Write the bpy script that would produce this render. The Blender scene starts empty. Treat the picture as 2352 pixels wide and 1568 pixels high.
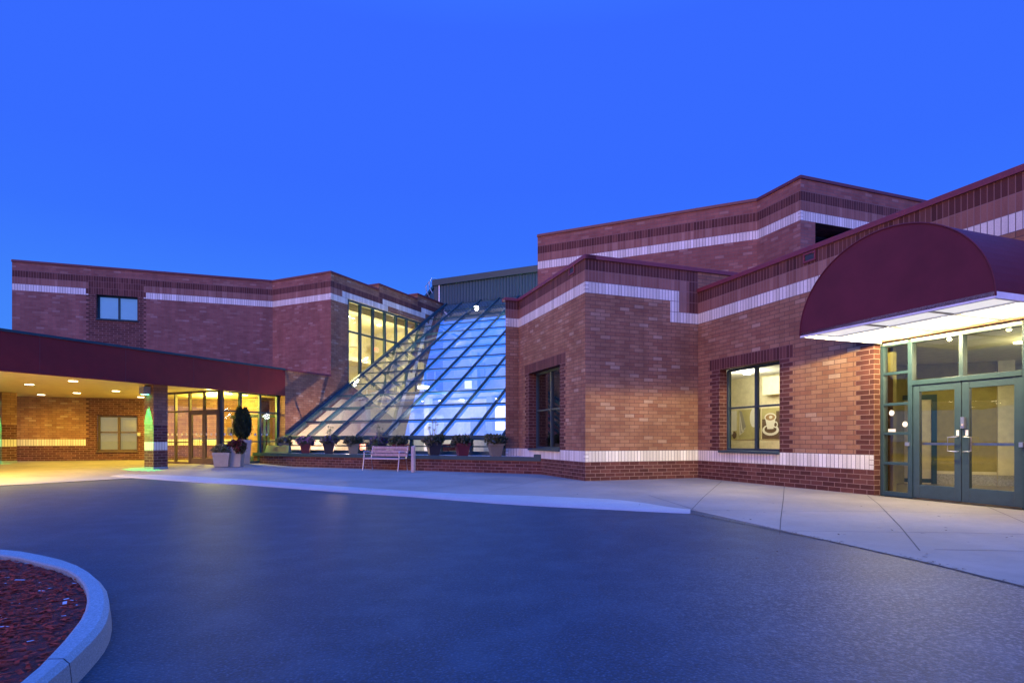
import bpy, math, random
from mathutils import Vector
random.seed(7)
scn = bpy.context.scene
col = scn.collection
R = math.radians

# ------------------------------------------------------------------ camera
EYE = 1.13
cam_d = bpy.data.cameras.new('camera')
cam = bpy.data.objects.new('camera', cam_d); col.objects.link(cam)
cam.location = (0, 0, EYE); cam.rotation_euler = (R(90), 0, 0)
cam_d.sensor_width = 36; cam_d.lens = 36 * 1312 / 2352
cam_d.shift_y = (1008 - 784) / 2352
cam_d.clip_start = 0.05; cam_d.clip_end = 3000
scn.camera = cam

# ------------------------------------------------------------------ sky
world = bpy.data.worlds.new('World'); scn.world = world
world.use_nodes = True
nt = world.node_tree; nt.nodes.clear()
def wn(t): return nt.nodes.new(t)
tc = wn('ShaderNodeTexCoord'); sep = wn('ShaderNodeSeparateXYZ')
nt.links.new(tc.outputs['Generated'], sep.inputs[0])
def ramp(tree, stops, fac, interp='EASE'):
    r = tree.nodes.new('ShaderNodeValToRGB'); r.color_ramp.interpolation = interp
    el = r.color_ramp.elements
    while len(el) < len(stops): el.new(0.5)
    for e, (p, c) in zip(el, stops):
        e.position = p; e.color = tuple(c) + ((1,) if len(c) == 3 else ())
    tree.links.new(fac, r.inputs[0]); return r
front = ramp(nt, [(0.0, (.017, .074, .24)), (.2, (.0128, .056, .243)), (.31, (.0098, .042, .248)), (.40, (.0094, .0375, .25)),
                  (.58, (.0096, .0355, .25)), (.65, (.011, .045, .27)), (.74, (.026, .15, .78)), (.9, (.030, .19, 1.0))], sep.outputs['Z'], 'LINEAR')
back = ramp(nt, [(0.0, (.13, .10, .22)), (.25, (.085, .09, .29)), (.5, (.045, .13, .62)), (.8, (.030, .19, 1.0))], sep.outputs['Z'], 'LINEAR')
mr = wn('ShaderNodeMapRange'); mr.inputs['From Min'].default_value = 0.15; mr.inputs['From Max'].default_value = -0.7
nt.links.new(sep.outputs['Y'], mr.inputs['Value'])
mx = wn('ShaderNodeMix'); mx.data_type = 'RGBA'
nt.links.new(mr.outputs[0], mx.inputs['Factor']); nt.links.new(front.outputs[0], mx.inputs[6]); nt.links.new(back.outputs[0], mx.inputs[7])
bg = wn('ShaderNodeBackground'); out = wn('ShaderNodeOutputWorld')
nt.links.new(mx.outputs[2], bg.inputs['Color']); bg.inputs['Strength'].default_value = 4.0
nt.links.new(bg.outputs[0], out.inputs[0])

# ------------------------------------------------------------------ last light of dusk
sd = bpy.data.lights.new('sun', 'SUN'); sd.energy = 1.75; sd.angle = R(30); sd.color = (1.0, .49, .27)
so = bpy.data.objects.new('sun', sd); col.objects.link(so)
so.rotation_euler = Vector((-.62, -.77, .13)).to_track_quat('Z', 'Y').to_euler()

scn.view_settings.view_transform = 'Standard'; scn.view_settings.look = 'None'
scn.view_settings.exposure = 0; scn.view_settings.gamma = 1; scn.view_settings.use_curve_mapping = False
try:
    scn.cycles.use_denoising = True; scn.cycles.max_bounces = 8; scn.cycles.transparent_max_bounces = 16
    scn.cycles.sample_clamp_indirect = 4; scn.cycles.caustics_reflective = False
except Exception: pass

# ------------------------------------------------------------------ materials
MATS = {}
def new_mat(name):
    m = bpy.data.materials.new(name); m.use_nodes = True
    t = m.node_tree; b = t.nodes['Principled BSDF']; MATS[name] = m
    return m, t, b
def uvnode(t):
    n = t.nodes.new('ShaderNodeUVMap'); n.uv_map = 'UVMap'; return n.outputs[0]
def objco(t):
    g = t.nodes.new('ShaderNodeNewGeometry'); return g.outputs['Position']
def noise(t, vec, scale, detail=4, rough=.6):
    n = t.nodes.new('ShaderNodeTexNoise'); n.inputs['Scale'].default_value = scale
    n.inputs['Detail'].default_value = detail; n.inputs['Roughness'].default_value = rough
    t.links.new(vec, n.inputs['Vector']); return n.outputs['Fac']
def mixc(t, fac, a, b, mode='MIX'):
    m = t.nodes.new('ShaderNodeMix'); m.data_type = 'RGBA'; m.blend_type = mode
    for s, v in ((m.inputs['Factor'], fac), (m.inputs[6], a), (m.inputs[7], b)):
        if hasattr(v, 'is_linked') or hasattr(v, 'links'): t.links.new(v, s)
        elif isinstance(v, (int, float)): s.default_value = v
        else: s.default_value = tuple(v) + (1,)
    return m.outputs[2]
def mrange(t, v, a, b, c, d):
    n = t.nodes.new('ShaderNodeMapRange')
    for k, x in (('From Min', a), ('From Max', b), ('To Min', c), ('To Max', d)): n.inputs[k].default_value = x
    t.links.new(v, n.inputs['Value']); return n.outputs[0]
def bump(t, b, h, strength=.3, dist=.01):
    n = t.nodes.new('ShaderNodeBump'); n.inputs['Strength'].default_value = strength; n.inputs['Distance'].default_value = dist
    t.links.new(h, n.inputs['Height']); t.links.new(n.outputs[0], b.inputs['Normal'])

def brick(name, stops, mortar, w, h, offset=.5, rough=.85, patch=.25):
    m, t, b = new_mat(name)
    uv = uvnode(t)
    br = t.nodes.new('ShaderNodeTexBrick'); br.offset = offset; br.offset_frequency = 2; br.squash = 1
    t.links.new(uv, br.inputs['Vector'])
    br.inputs['Scale'].default_value = 1; br.inputs['Brick Width'].default_value = w; br.inputs['Row Height'].default_value = h
    br.inputs['Mortar Size'].default_value = .0072; br.inputs['Mortar Smooth'].default_value = .15
    br.inputs['Color1'].default_value = (0, 0, 0, 1); br.inputs['Color2'].default_value = (1, 1, 1, 1)
    br.inputs['Mortar'].default_value = (.5, .5, .5, 1)
    rp = ramp(t, stops, br.outputs['Color'], 'LINEAR')
    pos = objco(t)
    n1 = mrange(t, noise(t, pos, .9, 3), .35, .7, 1 - patch * .6, 1 + patch * .5)
    n2 = mrange(t, noise(t, pos, 60, 3), .3, .7, .86, 1.1)
    ms = t.nodes.new('ShaderNodeMapping'); ms.inputs['Scale'].default_value = (2.2, 2.2, .25); t.links.new(pos, ms.inputs['Vector'])
    n3 = mrange(t, noise(t, ms.outputs[0], 1.4, 5), .35, .65, .86, 1.08)
    m0 = t.nodes.new('ShaderNodeMath'); m0.operation = 'MULTIPLY'; t.links.new(n1, m0.inputs[0]); t.links.new(n3, m0.inputs[1])
    mul = t.nodes.new('ShaderNodeMath'); mul.operation = 'MULTIPLY'; t.links.new(m0.outputs[0], mul.inputs[0]); t.links.new(n2, mul.inputs[1])
    hv = t.nodes.new('ShaderNodeVectorMath'); hv.operation = 'SCALE'
    t.links.new(rp.outputs[0], hv.inputs[0]); t.links.new(mul.outputs[0], hv.inputs['Scale'])
    c = mixc(t, br.outputs['Fac'], hv.outputs[0], mortar)
    t.links.new(c, b.inputs['Base Color']); b.inputs['Roughness'].default_value = rough
    b.inputs['Specular IOR Level'].default_value = .3
    inv = mrange(t, br.outputs['Fac'], 0, 1, 1, 0)
    bump(t, b, inv, .55, .006)
    return m
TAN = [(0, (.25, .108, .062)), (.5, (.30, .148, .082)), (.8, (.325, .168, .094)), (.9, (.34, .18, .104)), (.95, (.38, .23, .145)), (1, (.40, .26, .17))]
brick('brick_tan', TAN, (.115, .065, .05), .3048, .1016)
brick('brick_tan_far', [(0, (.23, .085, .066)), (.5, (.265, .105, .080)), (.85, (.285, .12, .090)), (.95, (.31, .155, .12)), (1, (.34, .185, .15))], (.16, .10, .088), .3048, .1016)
DARK = [(0, (.078, .024, .020)), (.6, (.105, .034, .027)), (1, (.15, .055, .042))]
brick('brick_dark', DARK, (.26, .16, .13), .3048, .1016)
brick('quoin_dark', DARK, (.26, .16, .13), .3048, .1016, .66667)
brick('soldier_dark', DARK, (.24, .12, .10), .1016, .3048, 0)
brick('soldier_tan', [(0, (.23, .10, .075)), (.7, (.28, .13, .095)), (1, (.34, .185, .14))], (.26, .15, .13), .1016, .3048, 0)
WHT = [(0, (.64, .60, .50)), (.6, (.74, .70, .60)), (1, (.82, .79, .70))]
brick('soldier_white', WHT, (.17, .13, .12), .1016, .3048, 0, .7, .08)
brick('brick_white', WHT, (.2, .16, .15), .3048, .1016, 0, .7, .08)

def plain(name, c, rough=.5, metal=0.0, spec=.5, var=0.12, vs=6, emit=None, es=0, bmp=0, bs=80):
    m, t, b = new_mat(name)
    if var:
        n = noise(t, objco(t), vs, 5)
        f = mrange(t, n, .3, .7, 0, 1)
        t.links.new(mixc(t, f, tuple(x * (1 - var) for x in c), tuple(min(1, x * (1 + var)) for x in c)), b.inputs['Base Color'])
    else: b.inputs['Base Color'].default_value = tuple(c) + (1,)
    b.inputs['Roughness'].default_value = rough; b.inputs['Metallic'].default_value = metal
    b.inputs['Specular IOR Level'].default_value = spec
    if emit: b.inputs['Emission Color'].default_value = tuple(emit) + (1,); b.inputs['Emission Strength'].default_value = es
    if bmp: bump(t, b, noise(t, objco(t), bs, 3), bmp, .01)
    return m
plain('coping_red', (.17, .03, .038), .5)
plain('coping_dark', (.11, .022, .03), .5)
plain('green_metal', (.010, .050, .062), .48, 0, .35, .1)
plain('green_frame', (.026, .056, .072), .38, 0, .5, .12, 9)
plain('green_door', (.032, .060, .076), .36, 0, .5, .12, 9)
plain('bronze_frame', (.10, .06, .03), .45)
plain('fascia_maroon', (.15, .012, .013), .62, 0, .3, .12, 3)
plain('awning_maroon', (.10, .016, .028), .7, 0, .25, .15, 2, bmp=.15, bs=300)
plain('soffit_paint', (.72, .58, .30), .35)
plain('frame_white', (.72, .72, .75), .5)
plain('wall_cream', (.72, .66, .48), .8)
plain('wall_olive', (.30, .25, .075), .8)
plain('wall_beige', (.62, .55, .42), .8)
plain('wall_white', (.78, .78, .80), .8)
plain('wall_grey', (.36, .36, .38), .8)
plain('tile_floor', (.42, .36, .28), .25)
plain('green_carpet', (.015, .30, .13), .95)
plain('stone_base', (.36, .35, .32), .6, var=.3, vs=30)
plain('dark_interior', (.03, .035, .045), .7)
plain('silver', (.62, .62, .62), .28, .9)
plain('brass', (.75, .58, .28), .25, .9)
plain('light_trim', (.8, .8, .78), .4)
plain('wood_slat', (.36, .25, .24), .65, var=.25, vs=14)
plain('bench_metal', (.50, .47, .52), .4, .4)
plain('post_wood', (.42, .33, .33), .8, var=.2, vs=20)
plain('pot_white', (.33, .29, .25), .6, var=.08)
plain('pot_tan', (.17, .155, .105), .7)
plain('pot_red', (.11, .012, .015), .5)
plain('pot_dark', (.018, .014, .016), .6)
plain('soil', (.03, .022, .016), .95)
plain('stem_dry', (.22, .22, .12), .8)
plain('leaf_grey', (.10, .105, .085), .8, var=.3, vs=40)
plain('leaf_green', (.045, .075, .022), .7, var=.45, vs=12)
plain('leaf_cypress', (.028, .040, .014), .8, var=.5, vs=9)
plain('flower_red', (.16, .012, .018), .6)
plain('flower_pink', (.42, .16, .30), .6)
plain('flower_purple', (.10, .05, .20), .6)
plain('lamp_warm', (.9, .8, .5), .4, var=0, emit=(1, .85, .50), es=14)
plain('lamp_white', (.9, .9, .9), .4, var=0, emit=(1, .97, .88), es=14)
plain('lamp_green', (.2, .9, .4), .4, var=0, emit=(.15, 1, .45), es=12)
plain('panel_bright', (.4, .4, .4), .5, var=0, emit=(1, .93, .82), es=1.7)
plain('panel_dim', (.35, .35, .37), .5, var=0, emit=(1, .97, 1.0), es=.75)
plain('exit_red', (.5, .05, .03), .5, var=0, emit=(1, .25, .08), es=1.2)
plain('exit_plate', (.8, .75, .6), .5, var=0)
plain('paper', (.78, .76, .72), .7, var=.04)
plain('blind', (.55, .78, .95), .7, var=.1, vs=2)
plain('lit_blind', (.5, .45, .25), .8, var=.05, emit=(1, .80, .28), es=.26)
plain('blind_sky_glow', (.5, .7, .9), .7, var=.1, vs=2, emit=(.12, .36, 1), es=.42)  # blue glow stands in for sky reflected in the upper window
plain('cup_white', (.80, .80, .76), .5, var=.03)
plain('coffee', (.34, .22, .10), .5)
plain('bean_brown', (.10, .065, .04), .7, var=.5, vs=60)
plain('picture_olive', (.46, .42, .20), .6, var=.1)
plain('bush_grey', (.30, .29, .27), .8)
plain('joint', (.05, .042, .04), .95, var=.2)
plain('litter', (.05, .035, .025), .95, var=.5, vs=30)
plain('gravel_white', (.45, .44, .44), .9, var=.6, vs=70, bmp=.8, bs=60)
plain('roofing', (.12, .12, .13), .9)
plain('truss_grey', (.20, .22, .26), .5)

# corrugated metal siding
m, t, b = new_mat('siding_green')
w = t.nodes.new('ShaderNodeTexWave'); w.wave_type = 'BANDS'; w.bands_direction = 'X'; w.inputs['Scale'].default_value = 1.45
w.inputs['Distortion'].default_value = 0
t.links.new(uvnode(t), w.inputs['Vector']); bump(t, b, w.outputs['Fac'], 1, .06)
t.links.new(mixc(t, w.outputs['Fac'], (.014, .05, .065), (.024, .08, .10)), b.inputs['Base Color'])
b.inputs['Roughness'].default_value = .45

def glass(name, tint, boost, ior=1.5, rough=0.0, milk=0):
    m = bpy.data.materials.new(name); m.use_nodes = True; MATS[name] = m
    t = m.node_tree; t.nodes.clear()
    o = t.nodes.new('ShaderNodeOutputMaterial'); mi = t.nodes.new('ShaderNodeMixShader')
    tr = t.nodes.new('ShaderNodeBsdfTransparent'); tr.inputs[0].default_value = tuple(tint) + (1,)
    gl = t.nodes.new('ShaderNodeBsdfGlossy'); gl.inputs['Roughness'].default_value = rough
    gl.inputs['Color'].default_value = (.95, .97, 1, 1)
    fr = t.nodes.new('ShaderNodeFresnel'); fr.inputs['IOR'].default_value = ior
    n = noise(t, objco(t), .8, 1); bp = t.nodes.new('ShaderNodeBump'); bp.inputs['Strength'].default_value = .04; bp.inputs['Distance'].default_value = .05
    t.links.new(n, bp.inputs['Height']); t.links.new(bp.outputs[0], gl.inputs['Normal'])
    mu = t.nodes.new('ShaderNodeMath'); mu.operation = 'MULTIPLY'; mu.use_clamp = True; mu.inputs[1].default_value = boost
    t.links.new(fr.outputs[0], mu.inputs[0]); t.links.new(mu.outputs[0], mi.inputs[0])
    base_ = tr.outputs[0]
    if milk:    # patchy milky haze mixed into the sloped panes
        df = t.nodes.new('ShaderNodeBsdfDiffuse'); df.inputs[0].default_value = (.6, .6, .6, 1); m2 = t.nodes.new('ShaderNodeMixShader')
        t.links.new(mrange(t, noise(t, objco(t), .7, 5), .35, .7, milk * .5, milk * 1.8), m2.inputs[0]); t.links.new(tr.outputs[0], m2.inputs[1]); t.links.new(df.outputs[0], m2.inputs[2]); base_ = m2.outputs[0]
    t.links.new(base_, mi.inputs[1]); t.links.new(gl.outputs[0], mi.inputs[2]); t.links.new(mi.outputs[0], o.inputs[0])
glass('glass_clear', (.88, .92, .90), 1.5)
glass('glass_atrium', (.74, .80, .84), 2.5, milk=.07)
glass('glass_dark', (.55, .60, .62), 2.6)

# ground materials
m, t, b = new_mat('asphalt')
p = objco(t)
n1 = noise(t, p, .35, 6, .65); n2 = noise(t, p, 52, 5, .85); n3 = noise(t, p, 2.2, 5, .6)
base = mixc(t, mrange(t, n1, .35, .68, 0, 1), (.019, .046, .080), (.036, .068, .106))
base = mixc(t, mrange(t, n2, .48, .72, 0, 1), base, (.17, .21, .24), 'MIX')
mp = t.nodes.new('ShaderNodeMapping'); mp.inputs['Rotation'].default_value = (0, 0, R(35)); mp.inputs['Scale'].default_value = (.12, .9, 1); t.links.new(p, mp.inputs['Vector'])
base = mixc(t, mrange(t, noise(t, mp.outputs[0], 1.6, 6, .6), .48, .72, 0, .55), base, (.105, .130, .152))
vs = t.nodes.new('ShaderNodeTexVoronoi'); vs.inputs['Scale'].default_value = 9; t.links.new(p, vs.inputs['Vector'])
base = mixc(t, mrange(t, vs.outputs['Distance'], .0, .06, .8, 0), base, (.30, .30, .29))
v = t.nodes.new('ShaderNodeTexVoronoi'); v.inputs['Scale'].default_value = 55; t.links.new(p, v.inputs['Vector'])
base2 = mixc(t, mrange(t, v.outputs['Distance'], .0, .55, 0, .8), base, (.035, .036, .04))
base2 = mixc(t, mrange(t, n3, .45, .75, 0, .3), base2, (.09, .12, .15))
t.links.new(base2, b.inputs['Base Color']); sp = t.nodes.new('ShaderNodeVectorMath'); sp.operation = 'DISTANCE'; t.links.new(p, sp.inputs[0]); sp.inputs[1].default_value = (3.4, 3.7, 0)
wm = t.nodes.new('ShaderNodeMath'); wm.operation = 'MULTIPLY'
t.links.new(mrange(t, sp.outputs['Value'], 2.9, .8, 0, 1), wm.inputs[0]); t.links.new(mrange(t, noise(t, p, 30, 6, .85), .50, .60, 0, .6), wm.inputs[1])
base2 = mixc(t, wm.outputs[0], base2, (.24, .25, .25))  # gritty wear, made paler here to stand in for awning light
t.links.new(base2, b.inputs['Base Color'])
b.inputs['Roughness'].default_value = .55
b.inputs['Specular IOR Level'].default_value = .10
ad = t.nodes.new('ShaderNodeMath'); ad.operation = 'ADD'; t.links.new(v.outputs['Distance'], ad.inputs[0]); t.links.new(n2, ad.inputs[1])
bump(t, b, ad.outputs[0], .26, .006)

def concrete(name, a, c2, fine=.12):
    m, t, b = new_mat(name); p = objco(t)
    c = mixc(t, mrange(t, noise(t, p, .55, 6, .6), .35, .65, 0, 1), a, c2)
    c = mixc(t, mrange(t, noise(t, p, 8, 6, .7), .5, .8, 0, .45), c, tuple(x * .7 for x in a))
    c = mixc(t, mrange(t, noise(t, p, 120, 3, .7), .3, .75, 0, fine * 3), c, tuple(x * .6 for x in a))
    t.links.new(c, b.inputs['Base Color']); b.inputs['Roughness'].default_value = .8
    b.inputs['Specular IOR Level'].default_value = .35
    bump(t, b, noise(t, p, 150, 3, .7), .25, .004)
concrete("concrete_walk", (.200, .172, .145), (.278, .240, .205))
concrete('concrete_apron', (.20, .185, .165), (.28, .26, .235))
concrete('concrete_curb', (.32, .31, .30), (.40, .39, .37), .25)
concrete('concrete_island', (.26, .31, .32), (.38, .42, .42), .5)
m, t, b = new_mat('mulch'); p = objco(t)
n = noise(t, p, 45, 5, .8)
t.links.new(mixc(t, mrange(t, n, .4, .62, 0, 1), (.07, .008, .006), (.38, .032, .018)), b.inputs['Base Color'])
b.inputs['Roughness'].default_value = .9; bump(t, b, n, 1, .05)
plain('mulch_chip', (.36, .034, .018), .9, 0, .1, var=.7, vs=25)
plain('mulch_chip_pale', (.42, .34, .36), .8, var=.3, vs=25)

# ------------------------------------------------------------------ helpers
WL = {}
def wl(o): return WL.get(o.name, Vector((0, 0, 0))) if o else Vector((0, 0, 0))
def thing(name, label, cat, loc, group=None, rz=0):
    o = bpy.data.objects.new(name, None); col.objects.link(o); o.empty_display_size = .2
    o.location = loc; o.rotation_euler = (0, 0, rz)
    o['label'] = label; o['category'] = cat
    if group: o['group'] = group
    WL[o.name] = Vector(loc) if rz == 0 else Vector((0, 0, 0))
    return o
def structure(o): o['kind'] = 'structure'; return o
class MB:
    def __init__(s): s.v = []; s.f = []; s.uv = []; s.m = []; s.mats = []
    def mi(s, name):
        if name not in s.mats: s.mats.append(name)
        return s.mats.index(name)
    def poly(s, pts, mat, uvs=None):
        i = len(s.v); s.v += [tuple(p) for p in pts]; s.f.append(tuple(range(i, i + len(pts))))
        s.uv.append(uvs or [(p[0] + p[1], p[2]) for p in pts]); s.m.append(s.mi(mat))
    def hexa(s, c, mat, lens=None):
        # c: 8 points, 0-3 bottom (ccw seen from above), 4-7 top
        quads = [(0, 3, 2, 1), (4, 5, 6, 7), (0, 1, 5, 4), (1, 2, 6, 5), (2, 3, 7, 6), (3, 0, 4, 7)]
        for q in quads:
            P = [Vector(c[k]) for k in q]
            a = (P[1] - P[0]).length; h = (P[2] - P[1]).length
            if abs(P[0][2] - P[1][2]) < abs(P[1][2] - P[2][2]):
                uv = [(0, P[0][2]), (a, P[1][2]), (a, P[2][2]), (0, P[3][2])]
            else: uv = [(0, 0), (a, 0), (a, h), (0, h)]
            s.poly(P, mat, uv)
    def box(s, F, s0, s1, o0, o1, z0, z1, mat):
        if s1 < s0: s0, s1 = s1, s0
        if o1 < o0: o0, o1 = o1, o0
        c = [F.pt(s0, o1, z0), F.pt(s1, o1, z0), F.pt(s1, o0, z0), F.pt(s0, o0, z0),
             F.pt(s0, o1, z1), F.pt(s1, o1, z1), F.pt(s1, o0, z1), F.pt(s0, o0, z1)]
        s.hexa(c, mat)
    def beam(s, a, b, w, h, mat, up=(0, 0, 1)):
        a = Vector(a); b = Vector(b); d = (b - a).normalized(); u = Vector(up)
        side = d.cross(u).normalized() * (w / 2); u2 = side.cross(d).normalized() * (h / 2)
        c = [a - side - u2, b - side - u2, b + side - u2, a + side - u2, a - side + u2, b - side + u2, b + side + u2, a + side + u2]
        c = [c[0], c[3], c[2], c[1], c[4], c[7], c[6], c[5]]
        s.hexa(c, mat)
    def tube(s, pts, r, mat, n=8, r1=None):
        pts = [Vector(p) for p in pts]; rings = []
        for i, p in enumerate(pts):
            d = (pts[min(i + 1, len(pts) - 1)] - pts[max(i - 1, 0)]).normalized()
            a = d.cross(Vector((0, 0, 1)));
            if a.length < 1e-3: a = Vector((1, 0, 0))
            a.normalize(); bb = d.cross(a)
            rr = r if r1 is None else r + (r1 - r) * i / (len(pts) - 1)
            rings.append([p + (a * math.cos(2 * math.pi * k / n) + bb * math.sin(2 * math.pi * k / n)) * rr for k in range(n)])
        for i in range(len(rings) - 1):
            for k in range(n):
                s.poly([rings[i][k], rings[i][(k + 1) % n], rings[i + 1][(k + 1) % n], rings[i + 1][k]], mat)
        s.poly(rings[0][::-1], mat); s.poly(rings[-1], mat)
    def disc(s, c, r, z0, z1, mat, n=24):
        lo = [(c[0] + r * math.cos(2 * math.pi * k / n), c[1] + r * math.sin(2 * math.pi * k / n), z0) for k in range(n)]
        hi = [(p[0], p[1], z1) for p in lo]
        s.poly(lo[::-1], mat); s.poly(hi, mat)
        for k in range(n): s.poly([lo[k], lo[(k + 1) % n], hi[(k + 1) % n], hi[k]], mat)
    def prism(s, pts, z0, z1, mat, top=None, side=None, bot=None, inset=.14):
        P = [Vector((p[0], p[1])) for p in pts]; Q = []
        for i in range(len(P)):     # pulled in so that no side lies in a wall's own plane
            a, b_, c = P[i - 1], P[i], P[(i + 1) % len(P)]
            d0, d1 = (b_ - a).normalized(), (c - b_).normalized()
            n0, n1 = Vector((-d0[1], d0[0])), Vector((-d1[1], d1[0])); m_ = (n0 + n1)
            k = inset / max(.3, m_.dot(n0)) if m_.length > 1e-6 else 0
            Q.append(tuple(b_ + m_ * k))
        pts = Q
        # pts ccw from above
        s.poly([(p[0], p[1], z1) for p in pts], top or mat, [(p[0], p[1]) for p in pts])
        s.poly([(p[0], p[1], z0) for p in pts][::-1], bot or mat, [(p[0], p[1]) for p in pts][::-1])
        for i in range(len(pts)):
            a = pts[i]; b2 = pts[(i + 1) % len(pts)]; L = math.hypot(a[0] - b2[0], a[1] - b2[1])
            s.poly([(a[0], a[1], z0), (b2[0], b2[1], z0), (b2[0], b2[1], z1), (a[0], a[1], z1)], side or mat, [(0, z0), (L, z0), (L, z1), (0, z1)])
    def build(s, name, parent=None, smooth=False, bevel=0, weld=False, local=False):
        me = bpy.data.meshes.new(name); L = Vector((0, 0, 0)) if local else wl(parent)
        me.from_pydata([(p[0] - L[0], p[1] - L[1], p[2] - L[2]) for p in s.v], [], s.f)
        uvl = me.uv_layers.new(name='UVMap'); k = 0
        for u in s.uv:
            for q in u: uvl.data[k].uv = q; k += 1
        for mn in s.mats: me.materials.append(MATS[mn])
        me.polygons.foreach_set('material_index', s.m)
        if smooth: me.polygons.foreach_set('use_smooth', [True] * len(s.f))
        me.update()
        if weld or bevel:
            import bmesh
            bm = bmesh.new(); bm.from_mesh(me); bmesh.ops.remove_doubles(bm, verts=bm.verts, dist=1e-4); bm.to_mesh(me); bm.free()
        o = bpy.data.objects.new(name, me); col.objects.link(o)
        if bevel:
            bv = o.modifiers.new('bevel', 'BEVEL'); bv.width = bevel; bv.segments = 2; bv.limit_method = 'ANGLE'
        if parent: o.parent = parent
        WL[o.name] = L
        return o
class Frame:
    """a vertical plane from A to B, seen left to right; o is the distance outward from it"""
    def __init__(s, A, B):
        s.A = Vector((A[0], A[1])); d = Vector((B[0] - A[0], B[1] - A[1])); s.L = d.length; s.d = d.normalized(); s.n = Vector((s.d[1], -s.d[0]))
    def pt(s, u, o, z):
        p = s.A + s.d * u + s.n * o; return (p[0], p[1], z)
def sx(F, xd):      # distance along the plane seen at picture column xd (2352 wide)
    q = (xd - 1176) / 1312
    return (q * F.A[1] - F.A[0]) / (F.d[0] - q * F.d[1])
def zy(F, s, yd, o=0):
    return EYE + (1008 - yd) / 1312 * F.pt(s, o, 0)[1]
def lamp(name, loc, power, colr, size=.12, parent=None, typ='POINT', rot=None, spot=None, blend=.6):
    d = bpy.data.lights.new(name, typ); d.energy = power; d.color = colr
    if typ == 'AREA': d.size = size
    else: d.shadow_soft_size = size
    if spot: d.spot_size = R(spot); d.spot_blend = blend
    o = bpy.data.objects.new(name, d); col.objects.link(o)
    o.location = Vector(loc) - wl(parent)
    if rot: o.rotation_euler = rot
    if parent: o.parent = parent
    return o

def wall(name, F, z0, ztop, classify, ops, parent, s0=0.0, s1=None, extra_s=(), extra_z=(), coursed=None, reveal='brick_dark'):
    """a brick wall as cells between cut lines; classify(s, z) -> (material, v offset); ops: openings (s0,s1,z0,z1,depth)"""
    s1 = F.L if s1 is None else s1
    S = {s0, s1}; Z = {z0, ztop}
    S |= {x for x in extra_s if s0 < x < s1}; Z |= {x for x in extra_z if z0 < x < ztop}
    for o in ops: S |= {max(s0, o[0]), min(s1, o[1])}; Z |= {max(z0, o[2]), min(ztop, o[3])}
    if coursed:
        k = math.ceil(coursed[0] / .1016 - 1e-6)
        while k * .1016 < coursed[1] + 1e-6:
            if z0 < k * .1016 < ztop: Z.add(round(k * .1016, 5))
            k += 1
    S = sorted(S); Z = sorted(Z); 
    def dd(a):
        r = [a[0]]
        for x in a[1:]:
            if x - r[-1] > 1e-3: r.append(x)
        return r
    S = dd(S); Z = dd(Z); mb = MB()
    for i in range(len(S) - 1):
        for j in range(len(Z) - 1):
            cs = (S[i] + S[i + 1]) / 2; cz = (Z[j] + Z[j + 1]) / 2
            if any(o[0] < cs < o[1] and o[2] < cz < o[3] for o in ops): continue
            r_ = classify(cs, cz); mt, v0 = r_[:2]; u0, sg = (r_[2], r_[3]) if len(r_) > 2 else (0, 1)
            a, b_, c, d = S[i], S[i + 1], Z[j], Z[j + 1]; ua, ub = (a - u0) * sg, (b_ - u0) * sg
            mb.poly([F.pt(a, 0, c), F.pt(b_, 0, c), F.pt(b_, 0, d), F.pt(a, 0, d)], mt,
                    [(ua, c - v0), (ub, c - v0), (ub, d - v0), (ua, d - v0)])
    for o in ops:
        a, b_, c, d, dep = o[:5]
        mb.poly([F.pt(a, 0, c), F.pt(a, -dep, c), F.pt(a, -dep, d), F.pt(a, 0, d)][::-1], reveal, [(0, c), (dep, c), (dep, d), (0, d)][::-1])
        mb.poly([F.pt(b_, 0, c), F.pt(b_, -dep, c), F.pt(b_, -dep, d), F.pt(b_, 0, d)], reveal, [(0, c), (dep, c), (dep, d), (0, d)])
        mb.poly([F.pt(a, 0, d), F.pt(b_, 0, d), F.pt(b_, -dep, d), F.pt(a, -dep, d)], 'soldier_dark', [(a, 0), (b_, 0), (b_, dep), (a, dep)])
        mb.poly([F.pt(a, 0, c), F.pt(b_, 0, c), F.pt(b_, -dep, c), F.pt(a, -dep, c)][::-1], reveal)
    return mb.build(name, parent)
def teeth(s, z, o, w0=.3048, w1=.4064, top=.3048):
    """is (s,z) in the dark brick surround of opening o, with its toothed edge?"""
    if o[2] - .01 < z < o[3]:
        w = w0 if int(round((z - .0508) / .1016)) % 2 else w1
        if o[0] - w < s < o[0] + .001: return ('quoin_dark', 0, o[0], -1)
        if o[1] - .001 < s < o[1] + w: return ('quoin_dark', 0, o[1], 1)
    return None
def teeth_cuts(o, w0=.3048, w1=.4064): return [o[0] - w1, o[0] - w0, o[1] + w0, o[1] + w1]
def coping(name, F, z0, z1, parent, mat, s0=None, s1=None, out=.035, back=.32):
    mb = MB(); mb.box(F, 0 if s0 is None else s0, F.L if s1 is None else s1, -back, out, z0, z1, mat)
    n = max(1, int(((s1 or F.L) - (s0 or 0)) / 3.05))
    for k in range(1, n + 1):   # lapped joints in the metal
        x = (s0 or 0) + k * 3.05
        if x < (s1 or F.L): mb.box(F, x - .04, x + .04, -back - .003, out + .003, z0 - .003, z1 + .003, mat)
    return mb.build(name, parent, bevel=.006)
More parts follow.
